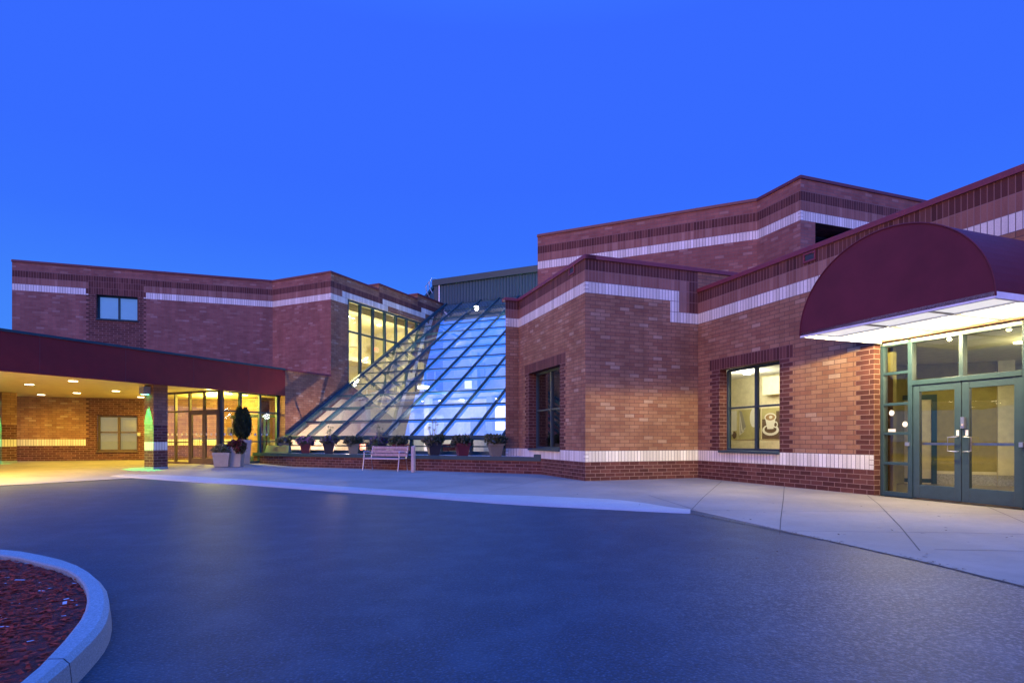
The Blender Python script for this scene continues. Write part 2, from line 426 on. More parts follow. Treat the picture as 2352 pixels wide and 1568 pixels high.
def window(F, op, parent, mull=(), rails=(), mat='green_frame', glassm='glass_clear', inset=.06, fw=.07, sill=True, name='window', dep=.09, sill_mat=None, pb=None):
    s0, s1, z0, z1, d = op[:5]; o1 = -d + .0; mb = MB()
    o0 = o1 - dep
    mb.box(F, s0, s0 + fw, o0, o1, z0, z1, mat); mb.box(F, s1 - fw, s1, o0, o1, z0, z1, mat)
    mb.box(F, s0 + fw, s1 - fw, o0, o1 - .003, z1 - fw, z1, mat); mb.box(F, s0 + fw, s1 - fw, o0, o1 - .003, z0, z0 + fw, mat)
    for m_ in mull: mb.box(F, m_ - fw * .55, m_ + fw * .55, o0, o1 + .004, z0 + fw, z1 - fw, mat)
    ms = [s0 + fw] + sorted(mull) + [s1 - fw]
    for r in rails:
        for i in range(len(ms) - 1):
            a = ms[i] + (fw * .55 if i else 0); b_ = ms[i + 1] - (fw * .55 if i < len(ms) - 2 else 0)
            mb.box(F, a, b_, o0 + .002, o1 - .002, r - fw * .35, r + fw * .35, mat)
    w = mb.build(name, parent, bevel=.004)
    g = MB(); og = o1 - dep * .55
    g.poly([F.pt(s0 + .02, og, z0 + .02), F.pt(s1 - .02, og, z0 + .02), F.pt(s1 - .02, og, z1 - .02), F.pt(s0 + .02, og, z1 - .02)], glassm)
    g.build('pane', w)
    if sill:
        sb = MB(); sb.box(F, s0 - .01, s1 + .01, o1, .05, z0 - .05, z0 + .012, sill_mat or mat); sb.build('sill', w, bevel=.006)
    return w

# ------------------------------------------------------------------ plan
a_ = R(19.8); U = Vector((math.cos(a_), math.sin(a_))); V = Vector((math.sin(a_), -math.cos(a_)))
b_ = R(25.2); D1 = Vector((math.sin(b_), math.cos(b_))); EP = Vector((math.cos(b_), -math.sin(b_)))
E2 = Vector((5.42, 16.65)); E1 = E2 - U * 3.66; E3 = E2 + V * 5.49; E0 = E1 - V * 5.12; F0 = E0 - U * .50
C3 = Vector((-8.80, 27.75)); C2 = Vector((-12.33, 29.41)); C1 = Vector((-22.76, 26.0)); C4 = C3 - D1 * 2.826
TC = Vector((8.94, 17.7)); TB = TC - V * 1.81; TA = TB - EP * 8.07

def ss(a, b, x):
    t = max(0, min(1, (x - a) / (b - a))); return t * t * (3 - 2 * t)
def walk_z(x, y): return .13 * ss(-8.5, -12, x) * ss(18.5, 23.5, y)
def road_z(x, y):
    return -.07 * (1 - ss(-1.5, 2.6, x)) * (1 - ss(-7.5, -10.8, x) * ss(9, 13, y)) - .004
def ground_at(xd, yd, zf):
    z = 0.0
    for _ in range(12):
        Z = (EYE - z) * 1312 / (yd - 1008); X = (xd - 1176) / 1312 * Z; z = zf(X, Z)
    return Vector((X, Z, z))

# ------------------------------------------------------------------ ground
def axis(lo, hi, fine_lo, fine_hi, fine):
    r = []; x = fine_lo
    while x <= fine_hi + 1e-6: r.append(x); x += fine
    k = fine; x = fine_lo
    pre = []
    while x > lo: k *= 1.5; x -= k; pre.append(max(x, lo))
    post = []; k = fine; x = r[-1]
    while x < hi: k *= 1.5; x += k; post.append(min(x, hi))
    return pre[::-1] + r + post
X_ = axis(-400, 400, -20, 8, .5); Y_ = axis(-200, 500, 0, 26, .5)
mb = MB()
for i in range(len(X_) - 1):
    for j in range(len(Y_) - 1):
        q = [(X_[i], Y_[j]), (X_[i + 1], Y_[j]), (X_[i + 1], Y_[j + 1]), (X_[i], Y_[j + 1])]
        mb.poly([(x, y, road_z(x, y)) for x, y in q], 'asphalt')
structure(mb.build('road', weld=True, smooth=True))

def c8(x, y): return ((700 + x / 1.68) / 1.2755, (1330 + y / 1.68) / 1.2755)
def c6(x, y): return ((x / 3.36) / 1.2755, (1280 + y / 3.36) / 1.2755)
upper = [c6(1180, 368), c6(1310, 360), c6(1700, 376), c6(2352, 412)] + [c8(*p) for p in ((450, 155), (850, 181), (1100, 196), (1200, 198), (1500, 207), (1850, 223), (2000, 241), (2120, 262), (2222, 272))]
lower = [c6(1080, 388), c6(1320, 404), c6(1620, 425), c6(2352, 467)] + [c8(*p) for p in ((450, 184), (850, 211), (1100, 231), (1250, 243), (1500, 258), (1850, 275), (2000, 283), (2150, 290), (2222, 293))]
up = [ground_at(x, y, lambda a, b: walk_z(a, b) + .0) for x, y in upper]
lo = [ground_at(x, y, road_z) for x, y in lower]
def resample(pl, n):
    d = [0]
    for i in range(len(pl) - 1): d.append(d[-1] + (pl[i + 1] - pl[i]).length)
    r = []
    for k in range(n + 1):
        t = d[-1] * k / n; i = 0
        while i < len(d) - 2 and d[i + 1] < t: i += 1
        f = (t - d[i]) / (d[i + 1] - d[i]); r.append(pl[i].lerp(pl[i + 1], f))
    return r
upr = resample(up, 60); lor = resample(lo, 60)
# keep x increasing along the kerb
front_pts = [Vector((-20.5, -.9, 0)), Vector((-12.4, 13.86, 0)), Vector((-10.95, 16.5, 0))] + upr + [ground_at(1900, 1240, lambda a, b: 0), ground_at(2130, 1291, lambda a, b: 0), Vector((3.94, 4.40, 0)), Vector((5.2, 0, 0)), Vector((9.5, -14, 0))]
fp = [front_pts[0]]
for p in front_pts[1:]:
    if p[0] > fp[-1][0] + .005: fp.append(p)
mb = MB()
def ycol(p, n=30):
    y0 = p[1]; ys = [y0 + (44 - y0) * (k / n) ** 1.3 for k in range(n + 1)]
    return [(p[0], y, walk_z(p[0], y)) for y in ys]
ex = [Vector((-60, -.9 , 0))] + fp + [Vector((14, -14, 0))]
for i in range(len(ex) - 1):
    A, B = ycol(ex[i]), ycol(ex[i + 1])
    for j in range(len(A) - 1): mb.poly([A[j], B[j], B[j + 1], A[j + 1]], 'concrete_walk')
    p, q = ex[i], ex[i + 1]; za, zb = walk_z(p[0], p[1]), walk_z(q[0], q[1])
    mb.poly([(p[0], p[1], -.35), (q[0], q[1], -.35), (q[0], q[1], zb), (p[0], p[1], za)], 'concrete_walk')
side = structure(mb.build('pavement', weld=True, smooth=False))
# kerb
mb = MB(); N = len(upr)
def kerb_rows(k):
    u_, l_ = upr[k], lor[k]; zt = walk_z(u_[0], u_[1]) + .006
    d = (u_ - l_); d.z = 0; d = d.normalized() if d.length > .01 else Vector((0, 1, 0))
    b0 = u_ + d * .06; fade = ss(0, .08, k / (N - 1)) * ss(1, .9, k / (N - 1))
    lip = l_.lerp(u_, .35); 
    return [(b0[0], b0[1], zt - .02), (u_[0], u_[1], zt), (lip[0], lip[1], max(zt - .012 - .01 * fade, l_[2] + .018)), (l_[0] + d[0] * .02, l_[1] + d[1] * .02, l_[2] + .01), (l_[0], l_[1], l_[2] - .05)]
rows = [kerb_rows(k) for k in range(N)]
for k in range(N - 1):
    for j in range(4): mb.poly([rows[k][j + 1], rows[k + 1][j + 1], rows[k + 1][j], rows[k][j]], 'concrete_curb')
structure(mb.build('kerb', weld=True, smooth=True))
# concrete drive apron under the porch (darker, older)
mb = MB()
ap_f = [c6(0, 335), c6(350, 345), c6(700, 366), c6(1100, 388)]; ap_b = [c6(0, 478), c6(350, 462), c6(700, 440), c6(1320, 405)]
fa = [ground_at(x, y, lambda a, b: 0) for x, y in ap_f]; fb = [ground_at(x, y, lambda a, b: 0) for x, y in ap_b]
fa = [fa[0] + (fa[0] - fa[1]) * 1.5] + fa; fb = [fb[0] + (fb[0] - fb[1]) * 1.5] + fb
for i in range(4):
    q = [fb[i], fb[i + 1], fa[i + 1], fa[i]]
    mb.poly([(p[0], p[1], walk_z(p[0], p[1]) + .006) for p in q], 'concrete_apron')
structure(mb.build('driveway'))
# control joints in the pavement
mb = MB()
def strip(pts, w=.012, dz=.003):
    for i in range(len(pts) - 1):
        a, b2 = pts[i], pts[i + 1]; d = (b2 - a); d.z = 0; d.normalize(); n = Vector((-d[1], d[0], 0)) * w / 2
        mb.poly([(p[0], p[1], walk_z(p[0], p[1]) + dz) for p in (a - n, b2 - n, b2 + n, a + n)], 'joint')
def c7(x, y): return ((1900 + x / 2.138) / 1.2755, (1380 + y / 2.138) / 1.2755)
flat = lambda a, b: walk_z(a, b)
for L in ([(460, 60), (340, 165), (270, 240)], [(850, 95), (845, 170), (828, 300), (822, 395)], [(1370, 150), (1440, 205), (1580, 350), (1700, 497)],
          [(2120, 220), (2352, 320)], [(0, 150), (300, 243), (900, 249), (1530, 252), (2352, 275)], [(820, 372), (1300, 378), (1900, 384), (2352, 395)], [(1790, 490), (2352, 500)]):
    strip([ground_at(*c7(*p), flat) for p in L])
for L in ([(-30, 100), (200, 108)], [(740, 133), (1080, 138), (1400, 143)], [(850, 180), (1030, 157)], [(120, 78), (620, 95), (1120, 112)], [(1200, 190), (1480, 128)], [(430, 152), (700, 108)]):
    strip([ground_at(*c8(*p), flat) for p in L])
for L in ([(0, 478), (700, 440), (1320, 405)], [(150, 284), (700, 300)], [(1700, 310), (2000, 296)], [(1650, 350), (2100, 330)]):
    strip([ground_at(*c6(*p), flat) for p in L], .03, .009)
structure(mb.build('pavement_joints'))
# seam of dirt along the flush edge of the road
mb = MB()
edge = resample([lor[-1].copy(), ground_at(1900, 1240, flat), ground_at(2130, 1291, flat), Vector((3.94, 4.40, 0)), Vector((5.2, 0, 0))], 80)
for i in range(len(edge) - 1):
    a, b2 = edge[i], edge[i + 1]; w0 = .02 + .02 * random.random()
    n = Vector((-(b2 - a)[1], (b2 - a)[0], 0)).normalized()
    if n[1] > 0: n = -n
    mb.poly([(a[0], a[1], .0025), (a[0] + n[0] * w0, a[1] + n[1] * w0, .0025), (b2[0] + n[0] * w0, b2[1] + n[1] * w0, .0025), (b2[0], b2[1], .0025)], 'joint')
structure(mb.build('road_seam'))
# dry leaves and twigs blown over the ground
mb = MB()
def flake(x, y, z, s, mat):
    a = random.random() * 6.28; l = s * (.6 + random.random()); w = s * (.25 + .4 * random.random())
    dx, dy = math.cos(a) * l / 2, math.sin(a) * l / 2; ex_, ey = -math.sin(a) * w / 2, math.cos(a) * w / 2
    h = s * .25 * random.random()
    mb.poly([(x - dx - ex_, y - dy - ey, z), (x + dx - ex_, y + dy - ey, z + h), (x + dx + ex_, y + dy + ey, z + h * .6), (x - dx + ex_, y - dy + ey, z)], mat)
for k in range(170):
    p = edge[random.randrange(0, 45)]; flake(p[0] + random.gauss(0, .05), p[1] + random.gauss(-.02, .05), .006, .025, 'litter')
for k in range(75):
    q = ground_at(random.uniform(1300, 2350), random.uniform(1095, 1290), flat)
    if q[0] > 0 and q[1] > 5: flake(q[0], q[1], .006, .035, 'litter')
for F_, s0, s1 in ((Frame(E0, E1), .3, 5.1), (Frame(E1, E2), 0, 3.6), (Frame(E2, E3), 0, 5.4)):
    for k in range(40):
        p = F_.pt(random.uniform(s0, s1), .02 + abs(random.gauss(0, .05)), 0); flake(p[0], p[1], .006, .03, 'litter')
o = mb.build('dry_leaf_litter'); o['kind'] = 'stuff'; o['label'] = 'dry leaves and twigs scattered over pavement'; o['category'] = 'leaf litter'

# ------------------------------------------------------------------ island bed
isl = thing('kerbed_island', 'rounded island bed with pale concrete kerb in the asphalt at lower left', 'island', (-4.6, 3.6, -.07))
def ci(x, y): return ((x / 3.485) / 1.2755, (1550 + y / 3.485) / 1.2755)
ZK = .07
def gk(x, y, z): return ground_at(*ci(x, y), lambda a, b: z)
outer = [gk(*p, ZK) for p in ((-500, 215), (-200, 200), (0, 200), (220, 220), (430, 258), (640, 305), (800, 362), (930, 432), (1030, 515), (1090, 600), (1113, 690), (1116, 790), (1090, 900), (1030, 1000), (950, 1090), (850, 1190), (760, 1275), (680, 1350), (560, 1450), (400, 1580), (200, 1720), (-200, 1900))]
inner = [gk(*p, ZK) for p in ((-500, 262), (-200, 250), (0, 256), (200, 285), (400, 335), (560, 372), (690, 415), (790, 480), (850, 550), (885, 630), (890, 720), (870, 810), (820, 910), (740, 1010), (650, 1120), (560, 1215), (470, 1305), (400, 1380), (290, 1470), (180, 1568), (0, 1680), (-300, 1820))]
ou = resample(outer, 70); inn = resample(inner, 70)
def closest_in(k): return inn[k]
mb = MB(); rows = []
for k in range(71):
    p, q = ou[k], inn[k]; d = (p - q); d.z = 0; d.normalize()
    rows.append([(q[0], q[1], ZK - .14), (q[0], q[1], ZK - .012), (q[0] + d[0] * .015, q[1] + d[1] * .015, ZK),
                 (p[0] - d[0] * .03, p[1] - d[1] * .03, ZK + .002), (p[0], p[1], ZK - .022), (p[0] + d[0] * .02, p[1] + d[1] * .02, -.12)])
for k in range(70):
    if k == 61:   # the joint between two kerb stones
        continue
    for j in range(5): mb.poly([rows[k][j], rows[k][j + 1], rows[k + 1][j + 1], rows[k + 1][j]], 'concrete_island')
k = 61
for j in range(5):
    A, B, C, D = [Vector(x) for x in (rows[k][j], rows[k][j + 1], rows[k + 1][j + 1], rows[k + 1][j])]
    mb.poly([A, B, B.lerp(C, .88), A.lerp(D, .88)], 'concrete_island')
    e = Vector((0, 0, -.015)); mb.poly([A.lerp(D, .88) + e, B.lerp(C, .88) + e, C + e, D + e], 'joint')
kerb_o = mb.build('island_kerb', isl, weld=True)
mb = MB(); cen = Vector((-6.0, 2.9, ZK - .03))
prev = None
G = []
for k in range(71):
    ring = []
    for j in range(7):
        f = j / 6; p = inn[k].lerp(cen, f); ring.append((p[0], p[1], ZK - .042 + .05 * math.sin(f * 1.5) + random.uniform(-.008, .008)))
    G.append(ring)
for k in range(70):
    for j in range(6): mb.poly([G[k][j], G[k + 1][j], G[k + 1][j + 1], G[k][j + 1]], 'mulch')
mu = mb.build('mulch_bed', weld=True, smooth=True); mu['kind'] = 'stuff'; mu['label'] = 'dark red shredded bark mulch filling the island'; mu['category'] = 'mulch'
mb = MB()
for _ in range(17000):
    k = random.randrange(0, 70); f = random.random() ** .8 * .62
    p = inn[k].lerp(cen, f) + Vector((random.gauss(0, .05), random.gauss(0, .05), 0))
    z = ZK - .042 + .05 * math.sin(f * 1.5)
    flake(p[0], p[1], z + random.uniform(0, .018), random.choice((.016, .022, .03, .04)), 'mulch_chip_pale' if random.random() < .02 else 'mulch_chip')
mc = mb.build('mulch_chips'); mc['kind'] = 'stuff'; mc['label'] = 'loose bark chips lying on the island bed'; mc['category'] = 'mulch'

# ------------------------------------------------------------------ RIGHT FRONT BLOCK (W2, W3)
blk = thing('brick_block', 'projecting brick corner block with stepped white band, between glass slope and coffee picture window', 'brick building', (E1[0], E1[1], 0))
def base_cls(z, W, s):
    """courses up the wall: W = height of the upper white band's underside"""
    if z < .508: return ('brick_dark', 0)
    if z < .8128: return ('soldier_white', .508)
    if z < W: return ('brick_tan', 0)
    if z < W + .3048: return ('soldier_white', W)
    if z < W + .6096: return ('soldier_tan', W + .3048)
    return ('soldier_dark', W + .6096)
zc = [.508, .8128, 4.4704, 4.7752, 5.08, 5.3848, 5.6896]
FW2 = Frame(E1, E2); FW3 = Frame(E0, E1); FW4 = Frame(F0, E0)
def cW2(s, z):
    if 0 < s < .1 and (.508 < z < .8128 or 5.08 < z < 5.3848): return ('brick_white', 0)
    if z > 4.4704 and s > 2.71:
        if z < 4.7752: return ('soldier_white', 4.4704)
        if z < 5.08: return ('soldier_white', 4.7752) if s < 3.01 else ('soldier_dark' if s > 3.35 else 'soldier_tan', 4.7752)
        if s > 3.01 and z < 5.3848: return ('soldier_dark' if s > 3.35 else 'soldier_tan', 5.08)
        if s > 3.35 and z < 5.6896: return ('soldier_dark', 5.3848)
    return base_cls(z, 5.08, s)
wall('wall', FW2, 0, 5.995, cW2, [], blk, extra_s=(.1016, 2.71, 3.01, 3.35), extra_z=zc)
op3 = (FW3.L - 4.145, FW3.L - 1.649, .8128, 3.3528, .26)
op3 = (round(FW3.L - 4.145, 3), round(FW3.L - 1.649, 3), .8128, 3.3528, .26)
def cW3(s, z):
    if s > FW3.L - .1 and (.508 < z < .8128 or 5.08 < z < 5.3848): return ('brick_white', 0)
    if teeth(s, z, op3): return teeth(s, z, op3)
    if 3.3528 < z < 3.6576 and op3[0] - .4064 < s < op3[1] + .4064: return ('soldier_dark', 3.3528)
    return base_cls(z, 5.08, s)
wall('wall', FW3, 0, 5.995, cW3, [op3], blk, extra_s=teeth_cuts(op3) + [FW3.L - .1016], extra_z=zc + [3.6576], coursed=(.81, 3.36))
window(FW3, op3, blk, mull=[(op3[0] + op3[1]) / 2], rails=[2.08], glassm='glass_dark', sill_mat='green_frame')
def cW4(s, z):
    if z < .8128 or z > 5.08: 
        r = base_cls(z, 5.08, s)
        return ('brick_white', 0) if s < .1 and r[0] == 'soldier_white' else r
    return ('brick_tan', 0)
wall('wall', FW4, 0, 5.995, cW4, [], blk, extra_s=(.1016,), extra_z=zc)
FW5 = Frame(F0 + D1 * .6, F0); wall('wall', FW5, 0, 5.995, lambda s, z: base_cls(z, 5.08, s), [], blk, extra_z=zc)
FW2b = Frame(E2, E2 + U * 5.0)
wall('wall', FW2b, 4.9, 5.995, lambda s, z: ('brick_tan', 0), [], blk)
coping('coping', Frame(E1, E2 + U * 5.0), 5.995, 6.11, blk, 'coping_red'); coping('coping', FW3, 5.995, 6.107, blk, 'coping_red', s0=-.0, s1=FW3.L + .035)
coping('coping', Frame(F0, E0), 5.995, 6.104, blk, 'coping_red', s0=-.03, s1=.5)
mb = MB(); mb.prism([tuple(F0 + V * -.0), tuple(E0), tuple(E1), tuple(E2 + U * 5.0), tuple(E2 + U * 5.0 - V * 5.1), tuple(F0 - V * .3)], 5.6, 5.85, 'roofing'); mb.build('roof', blk)
def scupper(F, s, z, parent):
    mb = MB()
    mb.box(F, s - .17, s - .13, -.02, .025, z - .11, z + .11, 'coping_red'); mb.box(F, s + .13, s + .17, -.02, .025, z - .11, z + .11, 'coping_red')
    mb.box(F, s - .13, s + .13, -.02, .022, z + .07, z + .11, 'coping_red'); mb.box(F, s - .13, s + .13, -.02, .022, z - .11, z - .07, 'coping_red')
    mb.box(F, s - .13, s + .13, -.02, .004, z - .07, z + .07, 'dark_interior'); mb.build('scupper', parent)
s_ = sx(FW3, 1314); scupper(FW3, s_, zy(FW3, s_, 621), blk)
# dim room behind the block's window
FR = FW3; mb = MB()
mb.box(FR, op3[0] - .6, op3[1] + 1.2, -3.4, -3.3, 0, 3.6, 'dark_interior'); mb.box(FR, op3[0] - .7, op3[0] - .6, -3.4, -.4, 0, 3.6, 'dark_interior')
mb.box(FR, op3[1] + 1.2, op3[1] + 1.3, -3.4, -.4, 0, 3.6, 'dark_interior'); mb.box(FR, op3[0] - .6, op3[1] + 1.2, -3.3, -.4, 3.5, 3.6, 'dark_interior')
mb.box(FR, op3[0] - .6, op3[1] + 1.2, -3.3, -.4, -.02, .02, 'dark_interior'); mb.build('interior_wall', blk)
mb = MB()
mb.box(FR, op3[0] + .5, op3[0] + .8, -3.28, -3.2, 2.4, 3.1, 'lamp_warm'); mb.build('ceiling_light', blk)

# ------------------------------------------------------------------ ENTRANCE BLOCK (W1)
ent = thing('entrance_block', 'low brick entrance wing with coffee picture window, beneath the maroon barrel awning', 'brick building', (E3[0], E3[1], 0))
SL = 10.6
FW1 = Frame(E2, E2 + V * SL)
opw = (.92, 3.05, .8128, 3.048, .25); ope = (5.49, 5.49 + 2.56, 0.0, 3.05, .17)
def cW1(s, z):
    if s > 5.39 and s < 5.5 and .508 < z < .8128: return ('brick_white', 0)
    if teeth(s, z, opw): return teeth(s, z, opw)
    if 3.048 < z < 3.3528 and opw[0] - .4064 < s < opw[1] + .4064: return ('soldier_dark', 3.048)
    if .8128 < z < 3.15:
        w = .3048 if int(round((z - .0508) / .1016)) % 2 else .4064
        if 5.49 - w < s < 5.5: return ('quoin_dark', 0, 5.49, -1)
        if s > 8.0 and s < 8.05 + w: return ('quoin_dark', 0, 8.05, 1)
    return base_cls(z, 4.4704, s)
wall('wall', FW1, 0, 5.385, cW1, [opw, ope], ent, extra_s=teeth_cuts(opw) + [5.388, 5.49 - .4064, 5.49 - .3048, 8.05 + .3048, 8.05 + .4064], extra_z=zc[:5] + [3.3528, 3.15], coursed=(.81, 3.16), reveal='brick_dark')
coping('coping', FW1, 5.385, 5.50, ent, 'coping_red')
mb = MB(); P = [E2, E2 + V * SL, E2 + V * SL + U * 9, E2 + U * 9]
mb.prism([tuple(p) for p in P], 5.0, 5.2, 'roofing'); mb.build('roof', ent)
s_ = sx(FW1, 1860); scupper(FW1, s_, zy(FW1, s_, 590), ent)
window(FW1, opw, ent, mull=[(opw[0] + opw[1]) / 2 + .02], rails=[1.98])
# room behind it
rd = 2.6; mb = MB()
mb.box(FW1, -3.4, 3.3, -rd - .1, -rd, 0, 3.15, 'wall_cream'); mb.box(FW1, -3.5, -3.4, -rd, -.36, 0, 3.15, 'wall_cream'); mb.box(FW1, 3.3, 3.4, -rd - .1, -.36, 0, 3.15, 'wall_cream'); mb.box(FW1, -3.4, .0, -.5, -.4, 0, 3.15, 'wall_cream')
mb.build('interior_wall', ent)
mb = MB(); mb.box(FW1, -3.4, 3.4, -rd - .1, -.36, 3.1, 3.15, 'wall_white'); mb.build('interior_ceiling', ent)
mb = MB(); mb.box(FW1, -3.4, 3.4, -rd - .1, -.36, 0, .02, 'tile_floor'); mb.build('interior_floor', ent)
mb = MB(); mb.box(FW1, .12, 1.0, -rd, -rd + .35, 2.45, 3.0, 'wall_cream'); mb.build('wall_cabinet', ent, bevel=.01)
mb = MB(); c = FW1.pt(.1, -1.7, 0); mb.disc(c, .11, 3.075, 3.1, 'lamp_white'); mb.build('ceiling_light', ent)
c = FW1.pt(.6, -1.2, 2.75); lamp('room_lamp', c, 105, (1, .92, .62), .25, ent)

# entrance glazing: frame, doors
FE = Frame(E3 + U * .17, E3 + U * .17 + V * 3.0)
sf = MB(); gm = 'green_frame'
sf.box(FE, 0, .07, -.12, .0, 0, 3.05, gm); sf.box(FE, .56, .645, -.12, .0, 0, 3.05, gm); sf.box(FE, 2.43, 2.55, -.12, .0, 0, 3.05, gm)
sf.box(FE, .07, .56, -.12, -.003, 2.97, 3.05, gm); sf.box(FE, .645, 2.43, -.12, -.003, 2.97, 3.05, gm)
sf.box(FE, 1.475, 1.545, -.12, -.001, 2.25, 2.97, gm); sf.box(FE, .645, 2.43, -.12, .004, 2.16, 2.25, gm)
for z in (.65, 1.24, 1.82, 2.43): sf.box(FE, .07, .56, -.10, -.004, z - .028, z + .028, gm)
sf.box(FE, .07, .56, -.12, -.003, 0, .09, gm)
st = sf.build('storefront_frame', ent, bevel=.004)
g = MB()
for a, b2, c, d in ((.07, .56, .09, .622), (.07, .56, .678, 1.212), (.07, .56, 1.268, 1.792), (.07, .56, 1.848, 2.402), (.07, .56, 2.458, 2.97), (.645, 1.475, 2.25, 2.97), (1.545, 2.43, 2.25, 2.97)):
    g.poly([FE.pt(a, -.06, c), FE.pt(b2, -.06, c), FE.pt(b2, -.06, d), FE.pt(a, -.06, d)], 'glass_clear')
g.build('pane', st)
def door(F, s0, s1, z0, z1, parent, hs, mat='green_door', metal='silver', o=-.05, st_w=.115, bar=True, name='door'):
    m_ = MB(); g0, g1 = s0 + .006, s1 - .006
    m_.box(F, g0, g0 + st_w, o - .045, o + .03, z0, z1, mat); m_.box(F, g1 - st_w, g1, o - .045, o + .03, z0, z1, mat)
    m_.box(F, g0 + st_w, g1 - st_w, o - .045, o + .027, z1 - .13, z1, mat); m_.box(F, g0 + st_w, g1 - st_w, o - .045, o + .027, z0, z0 + .25, mat)
    d = m_.build(name, parent, bevel=.005)
    g = MB(); g.poly([F.pt(g0 + st_w, o, z0 + .25), F.pt(g1 - st_w, o, z0 + .25), F.pt(g1 - st_w, o, z1 - .13), F.pt(g0 + st_w, o, z1 - .13)], 'glass_clear'); g.build('pane', d)
    if bar: 
        b = MB(); b.box(F, g0 + st_w, g1 - st_w, o - .09, o - .05, z0 + 1.0, z0 + 1.045, 'silver'); b.build('push_bar', d)
    hx = (g1 - st_w * .4) if hs > 0 else (g0 + st_w * .4); ix = -hs * .14
    h = MB(); h.tube([F.pt(hx, o + .03, z0 + 1.15), F.pt(hx, o + .075, z0 + 1.15), F.pt(hx + ix * .3, o + .095, z0 + 1.148), F.pt(hx + ix, o + .095, z0 + 1.14), F.pt(hx + ix, o + .095, z0 + .90), F.pt(hx + ix * .3, o + .095, z0 + .89), F.pt(hx, o + .075, z0 + .888), F.pt(hx, o + .03, z0 + .888)], .011, metal)
    h.build('handle', d, smooth=True)
    return d
d1 = door(FE, .645, 1.51, .02, 2.155, ent, 1); d2 = door(FE, 1.51, 2.43, .02, 2.155, ent, -1)
mb = MB(); mb.box(FE, 1.515, 1.575, -.02, .02, 1.32, 1.52, 'silver'); mb.disc(FE.pt(1.545, .02, 0), .02, 1.36, 1.40, 'silver'); mb.build('lock', d2)
for d, a in ((d1, 1.425), (d2, 1.575)):
    mb = MB(); mb.box(FE, a, a + .045, -.02, -.0165, 1.19, 1.29, 'paper'); mb.build('notice', d)
mb = MB(); mb.box(FE, .52, .60, -.0, .02, 1.0, 1.07, 'silver'); mb.build('hinge', d1)
mb = MB(); mb.box(FE, 2.40, 2.46, -.0, .03, 1.0, 1.08, 'silver'); mb.build('hinge', d2)
mb = MB()
for s_, z_, r_ in ((.20, 1.65, .055), (.47, 1.42, .055)):
    mb = MB(); ring = [FE.pt(s_ + r_ * math.cos(k * math.pi / 9), -.056, z_ + r_ * math.sin(k * math.pi / 9)) for k in range(18)]; mb.poly(ring, 'paper'); mb.build('sticker', st)
mb = MB(); mb.box(FE, .13, .28, -.058, -.055, 1.275, 1.33, 'paper'); mb.build('sticker', st)
# vestibule behind the doors
mb = MB(); VD = 3.6
FV = Frame(FE.pt(0, -.14, 0)[:2], FE.pt(1, -.14, 0)[:2])
mb.box(FV, -2.05, -1.95, -VD - 2.4, -.25, 0, 3.0, 'wall_olive'); mb.box(FV, -1.95, -.02, -.35, -.25, 0, 3.0, 'wall_olive')
mb.box(FV, 5.4, 5.5, -VD - 2.4, 0, 0, 3.0, 'wall_olive'); mb.box(FV, -1.95, 5.5, -VD - 2.5, -VD - 2.4, 0, 3.0, 'wall_cream')
P1 = Vector((10.61, 14.3)); P2 = Vector((11.63, 13.7)); FQ = Frame(P1 - EP * 2.9, P2); QL = FQ.L
qd = 2.9
mb.box(FQ, 0, qd - 1.15, -.1, 0, 0, 3.0, 'wall_olive'); mb.box(FQ, qd - 1.15, qd, -.1, 0, 2.24, 3.0, 'wall_olive'); mb.box(FQ, qd, QL, -.1, 0, 0, 3.0, 'wall_olive')
mb.box(FQ, QL, QL + .32, -.35, .08, 0, 3.0, 'wall_cream')
mb.build('interior_wall', ent)
mb = MB(); mb.box(FQ, qd - .11, qd, -.06, .05, 0, 2.24, 'green_metal'); mb.box(FQ, qd - 1.15, qd - 1.04, -.06, .05, 0, 2.24, 'green_metal'); mb.box(FQ, qd - 1.04, qd - .11, -.06, .05, 2.12, 2.24, 'green_metal'); mb.box(FQ, qd - 1.04, qd - .11, -.05, .0, 0.0, 2.12, 'wall_beige'); mb.box(FQ, qd - 1.04, qd - .11, -.001, .004, 0.04, .14, 'green_metal')
mb.build('inner_door', ent)
mb = MB(); mb.box(FQ, QL + .36, QL + .46, -.5, -.36, 0, 2.4, 'green_metal'); mb.box(FQ, QL + .66, QL + .74, -.5, -.36, 0, 2.4, 'green_metal'); mb.box(FQ, QL + .46, QL + .66, -.5, -.36, 2.3, 2.4, 'green_metal'); mb.build('inner_door', ent)
mb = MB(); mb.box(FQ, qd, QL, 0, .02, 0, .27, 'stone_base'); mb.box(FQ, QL, QL + .32, .08, .10, 0, .27, 'stone_base'); mb.box(FQ, qd, QL, 0, .03, .27, .34, 'wall_cream'); mb.box(FQ, QL - .01, QL + .33, .08, .11, .27, .34, 'wall_cream'); mb.build('skirting', ent)
mb = MB(); mb.box(FV, -1.95, 5.5, -VD - 2.4, .14, 3.0, 3.04, 'wall_cream'); mb.build('interior_ceiling', ent)
mb = MB(); mb.box(FV, -1.95, 5.5, -VD - 2.4, .02, -.01, .012, 'tile_floor'); mb.build('interior_floor', ent)
mb = MB(); mb.box(FV, 1.9, 5.3, -VD - 1.5, -1.2, .012, .024, 'green_carpet'); mb.build('carpet', ent)
for s_, o_ in ((1.3, -1.9), (2.9, -1.9), (4.5, -4.4)):
    mb = MB(); mb.disc(FV.pt(s_, o_, 0), .10, 2.975, 2.999, 'lamp_warm'); mb.build('ceiling_light', ent)
lamp('room_lamp', FV.pt(1.9, -1.7, 2.75), 60, (1, .90, .48), .2, ent); lamp('room_lamp', FV.pt(4.6, -4.6, 2.6), 60, (1, .95, .8), .2, ent)

